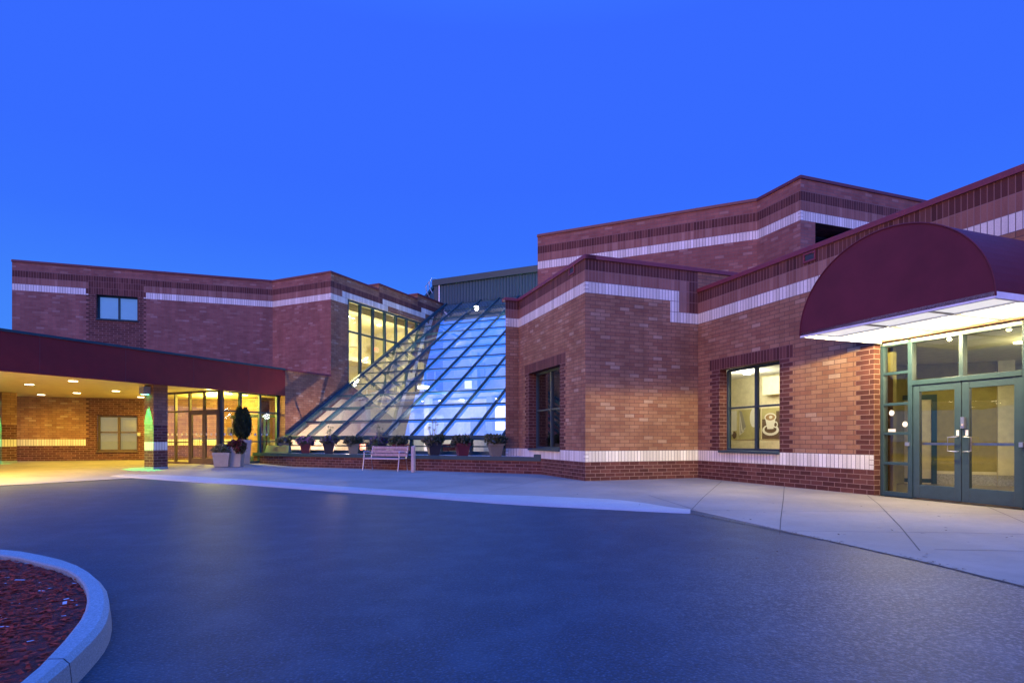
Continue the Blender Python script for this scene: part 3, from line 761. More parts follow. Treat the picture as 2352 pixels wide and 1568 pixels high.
# pictures on the room's back wall
def picture(name, s0, s1, z0, z1, label, cat='picture'):
    t_ = thing(name, label, cat, FW1.pt((s0 + s1) / 2, -rd + .02, z0), 'pictures on the room wall')
    mb = MB(); mb.box(FW1, s0, s1, -rd + .004, -rd + .03, z0, z1, 'picture_olive'); mb.build('canvas', t_); return t_
def ell(mb, F, s, z, rs, rz, o, mat, n=28):
    mb.poly([F.pt(s + rs * math.cos(2 * math.pi * k / n), o, z + rz * math.sin(2 * math.pi * k / n)) for k in range(n)], mat)
def swall(xd): return sx(Frame(FW1.pt(0, -rd, 0)[:2], FW1.pt(1, -rd, 0)[:2]), xd)
FB = Frame(FW1.pt(0, -rd, 0)[:2], FW1.pt(1, -rd, 0)[:2])
def c66(x, y): return ((2050 + x / 4.48) / 1.2755, (1000 + y / 4.48) / 1.2755)
def bs(x, y): xx, yy = c66(x, y); s = sx(FB, xx); return s, zy(FB, s, yy)
z0p = bs(950, 1282)[1]; z1p = bs(950, 872)[1]
t1 = picture('coffee_picture', bs(826, 0)[0], bs(1130, 0)[0], z0p, z1p, 'canvas of a white coffee cup on dark beans, seen in the right pane')
mb = MB(); o_ = -rd + .033; cs, cz = bs(940, 1150)
ca, cb_ = bs(826, 0)[0], bs(1130, 0)[0]; cz = bs(940, 1160)[1]
mb.box(FW1, ca + .01, cb_ - .01, -rd + .03, -rd + .032, z0p + .01, z0p + .62, 'bean_brown'); mb.box(FW1, cs + .22, cb_ - .01, -rd + .03, -rd + .032, z0p + .62, z0p + .85, 'bean_brown')
ell(mb, FW1, cs, cz, .33, .17, o_ + .002, 'cup_white'); ell(mb, FW1, cs, cz + .02, .24, .115, o_ + .004, 'bean_brown')
ell(mb, FW1, cs + .20, cz + .16, .09, .10, o_ + .005, 'cup_white'); ell(mb, FW1, cs + .20, cz + .16, .055, .06, o_ + .0055, 'bean_brown')
mb.poly([FW1.pt(cs - .12, o_ + .006, cz + .03), FW1.pt(cs + .12, o_ + .006, cz + .03), FW1.pt(cs + .215, o_ + .006, cz + .38), FW1.pt(cs - .215, o_ + .006, cz + .38)], 'cup_white')
ell(mb, FW1, cs, cz + .39, .235, .125, o_ + .008, 'cup_white'); ell(mb, FW1, cs, cz + .385, .19, .095, o_ + .010, 'coffee'); ell(mb, FW1, cs + .02, cz + .39, .07, .05, o_ + .012, 'paper'); mb.build('print', t1)
t2 = picture('table_picture', bs(515, 0)[0], bs(803, 0)[0], z0p + .0, z1p, 'olive canvas of folded napkins beside a white plate')
mb = MB(); s0, zz = bs(530, 1240)
for k in range(4):
    mb.poly([FW1.pt(s0 + .01 + .05 * k, o_ + .002 * k, zz + .05 * k + .02), FW1.pt(s0 + .22 + .03 * k, o_ + .002 * k, zz + .2 + .05 * k - .05), FW1.pt(s0 + .12, o_ + .002 * k, z1p - .05), FW1.pt(s0 + .01, o_ + .002 * k, z1p - .02)], 'paper' if k % 2 == 0 else 'bush_grey')
ell(mb, FW1, bs(720, 1000)[0], bs(720, 1000)[1], .17, .30, o_ + .002, 'cup_white'); mb.box(FW1, bs(780, 0)[0], bs(800, 0)[0], -rd + .03, -rd + .034, z1p - .6, z1p - .02, 'pot_dark'); mb.build('print', t2)
t3 = picture('bean_picture', bs(380, 0)[0] - .1, bs(498, 0)[0], z0p, z1p, 'pale canvas with spilled coffee beans, leftmost in the window')
mb = MB(); mb.box(FW1, bs(380, 0)[0] - .09, bs(498, 0)[0] - .01, -rd + .03, -rd + .032, z0p + .28, z1p - .01, 'paper'); ell(mb, FW1, bs(465, 0)[0], z0p + .14, .10, .12, o_ + .002, 'bean_brown'); ell(mb, FW1, bs(425, 0)[0], z0p + .22, .09, .07, o_ + .004, 'cup_white'); mb.build('print', t3)

# ------------------------------------------------------------------ BARREL AWNING
aw = thing('barrel_awning', 'large maroon half-barrel fabric awning with luminous white soffit over the glass doors', 'awning', tuple((U * 9.7 + V * -6.6)) + (3.05,))
def UV(u_, v_, z): p = U * u_ + V * v_; return (p[0], p[1], z)
Ua, Ub, Va, Vb = 8.68, 10.735, -8.22, -5.0; zb = 3.05; rz = 1.43; vc = (Va + Vb) / 2; rv = (Vb - Va) / 2
NA = 40
def arc(u_, k, e=0): t = math.pi * k / NA; return UV(u_, vc - (rv + e) * math.cos(t), zb + (rz + e) * math.sin(t))
mb = MB()
for k in range(NA): mb.poly([arc(Ua, k), arc(Ub, k), arc(Ub, k + 1), arc(Ua, k + 1)][::-1], 'awning_maroon')
mb.poly([arc(Ua, k) for k in range(NA + 1)][::-1], 'awning_maroon')
mb.build('canopy_fabric', aw, weld=True)
mb = MB(); mb.tube([arc(Ua - .004, k, .004) for k in range(NA + 1)], .012, 'awning_maroon', 6); mb.build('piping', aw, smooth=True)
mb = MB(); FA = Frame((U * Ua + V * Va)[:], (U * Ua + V * Vb)[:])   # s along V, o = -U outward
DD = Ub - Ua
mb.box(FA, 0, rv * 2, -.05, 0, zb - .03, zb + .06, 'frame_white'); mb.box(FA, 0, .05, -DD, -.05, zb - .03, zb + .06, 'frame_white'); mb.box(FA, rv * 2 - .05, rv * 2, -DD, -.05, zb - .03, zb + .06, 'frame_white')
mb.box(FA, .05, rv * 2 - .05, -.87, -.84, zb + .02, zb + .06, 'frame_white'); mb.box(FA, .05, rv * 2 - .05, -DD, -DD + .04, zb + .02, zb + .06, 'bush_grey')
for k in (1, 2):
    x = rv * 2 * k / 3; mb.box(FA, x - .015, x + .015, -.84, -.05, zb + .022, zb + .06, 'bush_grey'); mb.box(FA, x - .015, x + .015, -DD + .04, -.87, zb + .022, zb + .06, 'bush_grey')
mb.build('soffit_frame', aw)
for k in range(3):
    a, b2 = .05 + k * (rv * 2 - .1) / 3, .05 + (k + 1) * (rv * 2 - .1) / 3
    for o0, o1, mt in ((-.84, -.05, 'panel_dim'), (-DD + .04, -.87, 'panel_bright')):
        mb = MB(); mb.box(FA, a + .012, b2 - .012, o0, o1, zb + .045, zb + .055, mt); mb.build('light_panel', aw)

for s_, e in ((.62, 520), (1.62, 170), (2.65, 150)):
    lamp('awning_and_fill_light', FA.pt(s_, -1.45, zb + .035), e, (1, .82, .40), .03, aw)

dv = -V * 1.0 - U * .45
lamp('awning_and_fill_light', FA.pt(.60, -1.3, zb + .035), 1450, (1, .84, .34), .03, aw, 'SPOT', Vector((-dv[0], -dv[1], .12)).to_track_quat('Z', 'Y').to_euler(), 120, .9)  # unseen spot added to brighten the corner block's lower wall

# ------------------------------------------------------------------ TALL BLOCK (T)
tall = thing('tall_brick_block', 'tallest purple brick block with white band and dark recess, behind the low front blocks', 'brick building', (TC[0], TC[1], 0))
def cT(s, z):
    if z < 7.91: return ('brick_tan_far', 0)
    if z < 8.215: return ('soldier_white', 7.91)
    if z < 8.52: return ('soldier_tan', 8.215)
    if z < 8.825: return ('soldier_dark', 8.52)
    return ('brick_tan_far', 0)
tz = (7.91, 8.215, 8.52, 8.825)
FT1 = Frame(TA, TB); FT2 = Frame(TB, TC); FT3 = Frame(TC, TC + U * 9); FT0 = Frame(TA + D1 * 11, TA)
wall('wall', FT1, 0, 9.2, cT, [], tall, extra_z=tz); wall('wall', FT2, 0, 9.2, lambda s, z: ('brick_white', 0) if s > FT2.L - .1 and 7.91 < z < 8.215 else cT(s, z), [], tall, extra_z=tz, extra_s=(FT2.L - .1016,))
opT = (.60, 3.6, 6.2, 7.91, .9)
wall('wall', FT3, 0, 9.2, lambda s, z: ('brick_white', 0) if s < .1 and 7.91 < z < 8.215 else cT(s, z), [opT], tall, extra_z=tz, extra_s=(.1016,))
wall('wall', FT0, 0, 9.2, cT, [], tall, extra_z=tz)
window(FT3, (.60, 3.6, 6.2, 7.91, .9), tall, mull=[1.2, 2.2], rails=[], glassm='glass_dark', sill=False)
mb = MB(); mb.box(FT3, 1.95, 2.6, -.88, -.35, 6.2, 7.75, 'brick_tan'); mb.build('pier', tall)
mb = MB(); mb.box(FT3, .61, 1.15, -1.1, -1.05, 6.2, 7.85, 'blind'); mb.box(FT3, 1.25, 3.6, -1.3, -1.25, 6.2, 7.9, 'dark_interior'); mb.build('blind', tall)
for F_ in (FT1, FT3): coping('coping', F_, 9.2, 9.30, tall, 'coping_dark')
coping('coping', FT2, 9.2, 9.297, tall, 'coping_dark', s1=FT2.L + .03); coping('coping', FT0, 9.2, 9.294, tall, 'coping_dark')
mb = MB(); P = [TA, TB, TC, TC + U * 9, TC + U * 9 - V * 6, TA + D1 * 11]; mb.prism([tuple(p) for p in P], 8.9, 9.05, 'roofing'); mb.build('roof', tall)

# ------------------------------------------------------------------ LEFT WING (S1, S2, S3)
lw = thing('brick_wing', 'long brick wing at left with upper window coloured like reflected sky, rising behind the drive-through porch', 'brick building', (C3[0], C3[1], 0))
FS1 = Frame(C1, C2); FS2 = Frame(C2, C3); FS3 = Frame(C3 - D1 * 2.826, C3 + D1 * 12.0); T0 = 2.826
px0, px1 = sx(FS1, 197.6), sx(FS1, 335.6)
ou_ = (round(sx(FS1, 221.2), 3), round(sx(FS1, 316.1), 3), 0, 0, .18)
zt_ = zy(FS1, ou_[1], 681.9); zb_ = zy(FS1, ou_[1], 737.0)
ou_ = (ou_[0], ou_[1], zb_, zt_, .2)
zl0, zl1 = zy(FS1, sx(FS1, 316), 1036), zy(FS1, sx(FS1, 316), 954)
ol_ = (ou_[0], ou_[1], zl0, zl1, .18)
def cS1(s, z):
    w = .1016 if int(round((z - .0508) / .1016)) % 2 else 0
    if px0 - w + .1 < s < px1 + w - .1 and z < 8.825 and z > .82: return ('soldier_dark', zt_) if z > zt_ and z < 8.825 else ('brick_dark', 0)
    if z < .82: return ('brick_dark', 0)
    if z < 1.125: return ('soldier_white', .82)
    if z < 3.6: return ('brick_tan', 0)
    return cT(s, z)
wall('wall', FS1, 0, 9.2, cS1, [ou_, ol_], lw, extra_s=(px0 + .1, px0, px1, px1 - .1), extra_z=tz + (.82, 1.125, 3.6), coursed=(1.2, 7.9))
def cS2(s, z):
    if z < .82: return ('brick_dark', 0)
    if z < 1.125: return ('soldier_white', .82)
    if s > FS2.L - .1 and 7.91 < z < 8.215: return ('brick_white', 0)
    return cT(s, z)
wall('wall', FS2, 0, 9.2, cS2, [], lw, extra_z=tz + (.82, 1.125), extra_s=(FS2.L - .1016,))
op5 = (T0 + 1.19, T0 + 8.35, 3.75, 8.215, .14)
def cS3(s, z):
    t = s - T0
    if t < 0: return ('brick_tan', 0)
    k = 0 if t < 3.66 else (1 if t < 7.32 else 2); top = k * .305
    if z > 8.825 + top: return ('brick_tan', 0)
    # white band: four pieces, each a soldier course higher
    if t < 1.2 and 7.91 < z < 8.215: return ('brick_white', 0) if t < .1 else ('soldier_white', 7.91)
    if .8 < t < 4.45 and 8.215 < z < 8.52: return ('soldier_white', 8.215)
    if 4.0 < t < 8.15 and 8.52 < z < 8.825: return ('soldier_white', 8.52)
    if t > 7.72 and 8.825 < z < 9.13: return ('soldier_white', 8.825)
    if t < .8 and 8.215 < z < 8.52: return ('soldier_tan', 8.215)
    lo_ = 8.52 if t < 4.0 else (8.825 if t < 7.72 else 9.13)
    if z > lo_: return ('soldier_dark', lo_)
    return ('brick_tan', 0)
ex3 = [T0 + x for x in (0, .1016, .8, 1.2, 3.66, 4.0, 4.45, 7.32, 7.72, 8.15)]; ez3 = list(tz) + [9.13, 9.435]
# one wall in stepped sections
def step_wall(s0, s1, ztop):
    return wall('wall', FS3, 0, ztop, cS3, [(max(op5[0], s0), min(op5[1], s1), op5[2], op5[3], op5[4])] if s1 > op5[0] and s0 < op5[1] else [], lw, s0=s0, s1=s1, extra_s=ex3, extra_z=ez3, reveal='green_metal')
step_wall(0, T0, 4.16); 
mb_op = None
def reveal_free(s0, s1, ztop, zbot=0):
    S = sorted({s0, s1, *[x for x in ex3 if s0 < x < s1], *[x for x in (op5[0], op5[1]) if s0 < x < s1]}); Zs = sorted({zbot, ztop, *[z for z in ez3 + [op5[2], op5[3]] if zbot < z < ztop]})
    m_ = MB()
    for i in range(len(S) - 1):
        for j in range(len(Zs) - 1):
            if S[i + 1] - S[i] < 1e-3 or Zs[j + 1] - Zs[j] < 1e-3: continue
            cs, cz = (S[i] + S[i + 1]) / 2, (Zs[j] + Zs[j + 1]) / 2
            if op5[0] < cs < op5[1] and op5[2] < cz < op5[3]: continue
            mt, v0 = cS3(cs, cz); a, b2, c, d = S[i], S[i + 1], Zs[j], Zs[j + 1]
            m_.poly([FS3.pt(a, 0, c), FS3.pt(b2, 0, c), FS3.pt(b2, 0, d), FS3.pt(a, 0, d)], mt, [(a, c - v0), (b2, c - v0), (b2, d - v0), (a, d - v0)])
    return m_.build('wall', lw)
reveal_free(T0, T0 + 3.66, 9.2); reveal_free(T0 + 3.66, T0 + 7.32, op5[2]); reveal_free(T0 + 3.66, T0 + 7.32, 9.505, op5[3]); reveal_free(T0 + 7.32, FS3.L, 9.81)
# ends of the stepped parapet
for t, z0, z1 in ((3.66, 9.2, 9.505), (7.32, 9.505, 9.81)):
    mb = MB(); mb.box(FS3, T0 + t + .003, T0 + t + .3, -.9, -.004, z0 - .3, z1, 'brick_tan'); mb.build('parapet', lw)
coping('coping', FS1, 9.2, 9.30, lw, 'coping_dark'); coping('coping', FS2, 9.2, 9.297, lw, 'coping_dark', s1=FS2.L + .03)
coping('coping', FS3, 9.2, 9.294, lw, 'coping_dark', s0=T0, s1=T0 + 3.66)
coping('coping', FS3, 9.505, 9.60, lw, 'coping_dark', s0=T0 + 3.64, s1=T0 + 7.32, back=.9); coping('coping', FS3, 9.81, 9.905, lw, 'coping_dark', s0=T0 + 7.30, s1=FS3.L, back=.9)
mb = MB(); P = [C1, C2, C3, C3 + D1 * 12, C3 + D1 * 12 - EP * 10, C1 - V * 8]; mb.prism([tuple(p) for p in P], 8.9, 9.05, 'roofing'); mb.build('roof', lw)
FC0 = Frame(C1 - V * 8, C1); wall('wall', FC0, 0, 9.2, cT, [], lw, extra_z=tz); coping('coping', FC0, 9.2, 9.29, lw, 'coping_dark')
window(FS1, ou_, lw, mull=[(ou_[0] + ou_[1]) / 2 + .02], glassm='glass_clear', mat='green_metal')
window(FS1, ol_, lw, mull=[(ol_[0] + ol_[1]) / 2 + .02], rails=[(zl0 + zl1) / 2 + .05], mat='bronze_frame', fw=.09, sill_mat='bronze_frame')
mb = MB(); mb.box(FS1, ou_[0], ou_[1], -.34, -.31, zb_, zt_, 'blind_sky_glow'); mb.build('blind', lw)
mb = MB(); mb.box(FS1, ol_[0], ol_[1], -.45, -.42, zl0, zl1, 'lit_blind'); mb.build('blind', lw)
mb = MB(); mb.box(FS1, ol_[1] + .0, ol_[1] + .12, .0, .06, 1.28, 1.45, 'stone_base'); mb.build('outlet_box', lw)
# tall stair window in S3
w5 = (op5[0], op5[1], op5[2], op5[3], .02)
ml = [T0 + 1.19 + 1.02 * k for k in range(1, 7)]
window(FS3, w5, lw, mull=ml, rails=[6.6], mat='green_metal', fw=.11, sill=False, dep=.14)
# hall behind it
mb = MB(); HD = 5.5
mb.box(FS3, T0 + .5, T0 + 10.5, -HD - .1, -HD, 3.2, 8.5, 'wall_cream'); mb.box(FS3, T0 + .4, T0 + .5, -HD, -.3, 3.2, 8.5, 'wall_cream'); mb.box(FS3, T0 + 10.4, T0 + 10.5, -HD, -.3, 3.2, 8.5, 'wall_cream')
mb.build('interior_wall', lw)
mb = MB(); mb.box(FS3, T0 + .4, T0 + 10.5, -HD, -.3, 8.4, 8.5, 'wall_cream'); mb.box(FS3, T0 + .5, T0 + 10.4, -1.6, -1.2, 8.05, 8.4, 'wall_beige'); mb.build('interior_ceiling', lw)
mb = MB(); mb.box(FS3, T0 + .4, T0 + 10.5, -HD, -.3, 3.2, 3.3, 'wall_beige'); mb.box(FS3, T0 + .5, T0 + 10.4, -HD, -HD + 1.6, 5.9, 6.15, 'wall_beige'); mb.build('interior_floor', lw)
mb = MB(); mb.disc(FS3.pt(T0 + 5.4, -3.2, 0), .28, 6.6, 8.4, 'wall_cream', 20); mb.build('interior_column', lw)
for s_, o_, z_ in ((2.6, -1.9, 6.3), (5.0, -3.4, 8.38), (8.0, -3.4, 8.38), (3.2, -4.0, 8.38)):
    mb = MB(); mb.disc(FS3.pt(T0 + s_, o_, 0), .13, z_ - .03, z_, 'lamp_white'); mb.build('ceiling_light', lw)
lamp('room_lamp', FS3.pt(T0 + 3.0, -2.2, 6.4), 420, (1, .88, .42), .25, lw); lamp('room_lamp', FS3.pt(T0 + 7.0, -2.6, 6.8), 380, (1, .88, .42), .25, lw); lamp('room_lamp', FS3.pt(T0 + 2.4, -2.2, 4.6), 140, (1, .90, .5), .25, lw)
ex_ = thing('exit_sign', 'small lit sign reading EXIT inside the tall upper window', 'exit sign', FS3.pt(T0 + 8.9, -4.4, 6.9))
mb = MB(); mb.box(FS3, T0 + 8.5, T0 + 9.2, -4.46, -4.4, 6.85, 7.2, 'exit_plate'); mb.build('sign_plate', ex_)
def text(body, F, s, o, z, size, mat, parent, name='lettering'):
    cu = bpy.data.curves.new(name, 'FONT'); cu.body = body; cu.size = size; cu.extrude = .004; cu.align_x = 'CENTER'; cu.align_y = 'CENTER'
    tmp = bpy.data.objects.new(name + '_curve', cu); col.objects.link(tmp)
    bpy.context.view_layer.update(); me = bpy.data.meshes.new_from_object(tmp); bpy.data.objects.remove(tmp)
    me.materials.clear(); me.materials.append(MATS[mat])
    ob = bpy.data.objects.new(name, me); col.objects.link(ob)
    ob.location = Vector(F.pt(s, o, z)) - wl(parent); ob.rotation_euler = (R(90), 0, math.atan2(F.d[1], F.d[0])); ob.parent = parent
    return ob
text('EXIT', FS3, T0 + 8.85, -4.39, 7.02, .30, 'exit_red', ex_)

# ------------------------------------------------------------------ GREEN METAL ROOF HOUSE
GL = C4.copy(); TOPR = 13.2; ZB = 1.26; SLP = .653
gb = thing('metal_clerestory', 'dark green corrugated metal clerestory above the top of the sloped glazing', 'building', tuple(GL + D1 * TOPR) + (9.9,))
K0 = GL + D1 * TOPR - EP * .78
FG = Frame(K0, K0 + EP * 12); FGl = Frame(K0 - V * 9, K0)
def gwall(F, z0, z1):
    mb = MB(); mb.poly([F.pt(0, 0, z0), F.pt(F.L, 0, z0), F.pt(F.L, 0, z1), F.pt(0, 0, z1)], 'siding_green', [(0, z0), (F.L, z0), (F.L, z1), (0, z1)]); return mb.build('siding', gb)
gwall(FG, 8.9, 11.2); gwall(FGl, 8.5, 11.1)
mb = MB(); mb.box(FG, -.12, 12, -.4, .12, 11.15, 11.56, 'green_metal'); mb.build('fascia', gb, bevel=.02)
mb = MB(); mb.box(FGl, 0, 9.0, -.3, .10, 11.0, 11.22, 'green_metal'); mb.build('fascia', gb, bevel=.02)
mb = MB(); mb.box(FG, .0, .30, -.0, .04, 9.3, 11.15, 'green_metal'); mb.box(FG, .36, .44, .0, .07, 9.3, 11.15, 'frame_white'); mb.build('corner_trim', gb)
mb = MB(); mb.prism([tuple(K0), tuple(K0 + EP * 12), tuple(K0 + EP * 12 + D1 * 8), tuple(K0 - V * 9)], 10.8, 11.1, 'roofing'); mb.build('roof', gb)
for o_ in (.0, .5):
    mb = MB(); p = Vector(FGl.pt(8.9 - o_ * 2, .1, 11.2)); mb.tube([p + Vector((0, 0, -.5)), p + Vector((-.2, 0, -.15)), p + Vector((-.25, 0, .25)), p + Vector((-.05, 0, .5)), p + Vector((.25, 0, .45))], .03, 'silver', 6); mb.build('ladder_rail', gb, smooth=True)

# ------------------------------------------------------------------ ATRIUM GLAZING
at = thing('atrium_glazing', 'steep sloped glass atrium wall in a blue-green grid between two brick blocks', 'glass atrium', (GL[0], GL[1], 0))
def gp(s, t, n=0):   # s along the horizontals, t up the plan, n above the plane
    p = GL + EP * s + D1 * t; k = 1 / math.hypot(1, SLP)
    return Vector((p[0] - D1[0] * SLP * k * n, p[1] - D1[1] * SLP * k * n, ZB + SLP * t + k * n))
SW = 10.9
for k in range(9):
    s = min(1.336 * k, SW)
    w = .075 if k else .24; mb = MB()
    a, b2 = gp(s + (.11 if k == 0 else 0), 0), gp(s + (.11 if k == 0 else 0), TOPR)
    n = (gp(0, 0, 1) - gp(0, 0)); mb.beam(a + n * .03, b2 + n * .03, w * .75, .05, 'green_metal', n); mb.beam(a - n * .09, b2 - n * .09, w, .15, 'green_metal', n)
    mb.build('rafter', at)
for j in range(1, 14):
    mb = MB(); t = 1.005 * j
    if t > TOPR: t = TOPR
    mb.beam(gp(.2, t) + n * .012, gp(SW, t) + n * .012, .035, .024, 'green_metal', n); mb.beam(gp(.2, t) - n * .06, gp(SW, t) - n * .06, .045, .11, 'green_metal', n)
    mb.build('purlin', at)
mb = MB()
for k in range(9):
    for j in range(13):
        s0, s1 = 1.336 * k, min(1.336 * (k + 1), SW)
        if s1 - s0 < .05: continue
        t0, t1 = 1.005 * j, min(1.005 * (j + 1), TOPR)
        mb.poly([gp(s0, t0), gp(s1, t0), gp(s1, t1), gp(s0, t1)], 'glass_atrium')
mb.build('sloped_glass', at)
FGz = Frame(GL, GL + EP * SW)
mb = MB(); mb.box(FGz, -.05, SW + .3, -.2, .06, 1.10, 1.27, 'green_metal'); mb.build('base_beam', at, bevel=.01)
mb = MB(); mb.box(FGz, -.02, SW, -.12, .03, .52, .67, 'green_metal'); mb.box(FGz, -.02, SW, -.1, .0, .83, .88, 'green_metal')
for k in range(9): s = min(1.336 * k, SW - .06); mb.box(FGz, s - (.04 if k else 0), s + .06, -.11, .02, .67, 1.10, 'green_metal')
lb = mb.build('lower_frame', at)
mb = MB(); mb.poly([FGz.pt(0, -.05, .6), FGz.pt(SW, -.05, .6), FGz.pt(SW, -.05, 1.15), FGz.pt(0, -.05, 1.15)], 'glass_clear'); mb.build('pane', lb)
# lobby inside
def lbx(name, s0, s1, t0, t1, z0, z1, mat, par=at):
    mb = MB(); F_ = Frame(GL, GL + EP); mb.box(F_, s0, s1, -t1, -t0, z0, z1, mat); return mb.build(name, par)
lbx('interior_floor', 0, SW + .1, .1, 13.1, .0, .03, 'tile_floor')
lbx('interior_wall', 0, SW + .1, 13.0, 13.15, 0, 9.2, 'wall_beige')
lbx('interior_wall', 0.05, SW, 9.2, 9.35, 0, 3.1, 'wall_white')
lbx('balcony', .02, SW + .05, 5.2, 13, 3.1, 3.5, 'wall_cream'); lbx('balcony', 3.4, SW + .05, 9.0, 13, 6.3, 6.65, 'wall_beige')
mb = MB(); F_ = Frame(GL, GL + EP)
A_ = [F_.pt(SW - .02, -.4, 0), F_.pt(SW - .02, -13.0, 0), F_.pt(SW - .02, -13.0, ZB + SLP * 13.0 - .4), F_.pt(SW - .02, -.4, ZB + SLP * .4 - .4)]
B_ = [tuple(Vector(p) + Vector((EP[0], EP[1], 0)) * .1) for p in A_]
mb.hexa([A_[0], B_[0], B_[1], A_[1], A_[3], B_[3], B_[2], A_[2]], 'wall_white'); mb.build('interior_wall', at)
lbx('interior_wall', .06, .12, .4, 13.0, 0, .9, 'wall_beige')
mb = MB(); A_ = [F0_.pt(.13, -.2, 0) for F0_ in (Frame(GL, GL + EP),)] + [Frame(GL, GL + EP).pt(.13, -13, 0), Frame(GL, GL + EP).pt(.13, -13, 3.1), Frame(GL, GL + EP).pt(.13, -3.4, 3.1), Frame(GL, GL + EP).pt(.13, -.2, 1.05)]
mb.poly(A_, 'wall_beige'); mb.build('interior_wall', at)
lbx('interior_wall', 5.5, 7.0, 6.2, 6.4, .03, 3.1, 'wall_white'); lbx('interior_wall', 3.2, 3.5, 4.8, 7.5, .03, 2.4, 'wall_grey')
lbx('interior_column', 3.0, 3.4, 11.4, 11.8, 3.5, 8.2, 'wall_grey'); lbx('interior_column', 8.1, 8.5, 9.6, 10, 3.5, 6.3, 'wall_white')
lbx('counter', 8.2, 10.4, 3.2, 3.8, .03, 1.5, 'wall_grey'); lbx('counter', 1.5, 2.6, 3.0, 3.6, .03, 1.45, 'dark_interior')
F_ = Frame(GL, GL + EP)
# furniture and fittings of the lobby
lbx('interior_door', 1.0, 1.9, 9.12, 9.19, .03, 2.2, 'dark_interior'); lbx('interior_door', 5.9, 6.7, 6.13, 6.19, .03, 2.2, 'wall_grey'); lbx('interior_door', 8.9, 9.9, 9.12, 9.19, .03, 2.3, 'wall_olive')
lbx('wall_panel', 7.4, 8.3, 9.10, 9.19, .9, 2.3, 'blind'); lbx('wall_panel', 2.1, 3.1, 12.88, 12.99, 4.2, 5.9, 'wall_olive'); lbx('wall_panel', 5.2, 6.6, 12.88, 12.99, 3.6, 6.0, 'wall_grey'); lbx('wall_panel', 8.6, 10.4, 12.88, 12.99, 4.4, 5.8, 'blind')
lbx('ceiling_band', 3.4, SW, 8.9, 9.0, 6.05, 6.3, 'truss_grey'); lbx('ceiling_band', .1, SW, 5.1, 5.2, 3.02, 3.12, 'truss_grey')
lbx('interior_column', .5, .85, 4.4, 4.75, .03, 3.1, 'wall_grey'); lbx('interior_column', 4.2, 4.5, 4.6, 4.9, .03, 3.1, 'wall_white'); lbx('interior_column', 7.6, 7.9, 4.6, 4.9, .03, 3.1, 'wall_grey')
for s, t in ((2.3, 1.9), (4.9, 1.8), (6.9, 2.2), (9.6, 1.8)):
    mb = MB(); mb.box(F_, s - .35, s + .35, -t - .3, -t + .3, .03, .45, 'pot_red'); mb.box(F_, s - .35, s + .35, -t - .42, -t - .3, .03, .92, 'pot_red'); mb.box(F_, s - .45, s - .35, -t - .4, -t + .3, .03, .65, 'pot_dark'); mb.box(F_, s + .35, s + .45, -t - .4, -t + .3, .03, .65, 'pot_dark'); mb.build('armchair', at, bevel=.03)
mb = MB()
for k in range(11): mb.beam(F_.pt(.2 + k * 1.05, -5.25, 3.5), F_.pt(.2 + k * 1.05, -5.25, 4.5), .04, .04, 'silver', (0, 1, 0))
mb.beam(F_.pt(.1, -5.25, 4.5), F_.pt(SW, -5.25, 4.5), .06, .06, 'silver'); mb.build('railing', at)
# white steel cross bracing beneath the glass
mb = MB()
for k in range(3):
    a, b2 = gp(.3 + .2 * k, 3.2 + 3 * k, -.55), gp(3.4, 5.4 + 3 * k, -.55); c, d = gp(3.4, 3.2 + 3 * k, -.55), gp(.3, 5.4 + 3 * k, -.55)
    mb.beam(a, b2, .14, .10, 'truss_grey', n); mb.beam(c, d - n * .02, .14, .10, 'truss_grey', n)
mb.build('cross_bracing', at)
for s, t, z in ((3.2, 5.8, 3.08), (4.4, 5.8, 3.08), (5.6, 5.8, 3.08), (7.4, 5.8, 3.08), (8.6, 5.8, 3.08), (9.8, 5.8, 3.08), (1.6, 5.8, 3.08), (6.8, 9.6, 6.28), (9.2, 9.6, 6.28), (4.6, 9.6, 6.28), (6.5, 12.2, 9.4), (3.0, 12.0, 9.2)):
    mb = MB(); mb.disc(F_.pt(s, -t, 0), .12, z - .03, z - .001, 'lamp_white'); mb.build('ceiling_light', at)
for s, t, z, dz in ((2.55, 7.0, 3.95, 1.0), (4.72, 8.0, 4.25, .42), (4.72, 8.0, 3.75, .42), (4.80, 7.9, 3.2, .34)):
    pl = MB(); pl.tube([F_.pt(s, -t, z), F_.pt(s, -t, min(z + 3, ZB + SLP * t - .3))], .01, 'silver', 5)
    if dz > .9: pl.disc(F_.pt(s, -t, 0), .3, z - .14, z, 'lamp_white', 20)
    else: pl.box(F_, s - .16, s + .16, -t - .12, -t + .12, z - dz, z, 'panel_bright')
    pl.build('pendant_light', at)
for s, t, z, e, c in ((2.6, 3.2, 2.4, 100, (1, .97, .9)), (6.2, 2.8, 2.5, 190, (.93, .97, 1)), (9.2, 2.5, 2.6, 130, (.93, .97, 1)), (2.5, 8.5, 5.8, 260, (1, .90, .62)), (6.5, 10.8, 8.2, 230, (1, .92, .70)), (8.6, 7.5, 5.6, 90, (.85, .92, 1)), (5.4, 7.8, 2.7, 240, (1, .98, .92)), (9, 7.8, 2.7, 130, (1, .98, .92))):
    lamp('lobby_lamp', F_.pt(s, -t, z), e, c, .3, at)

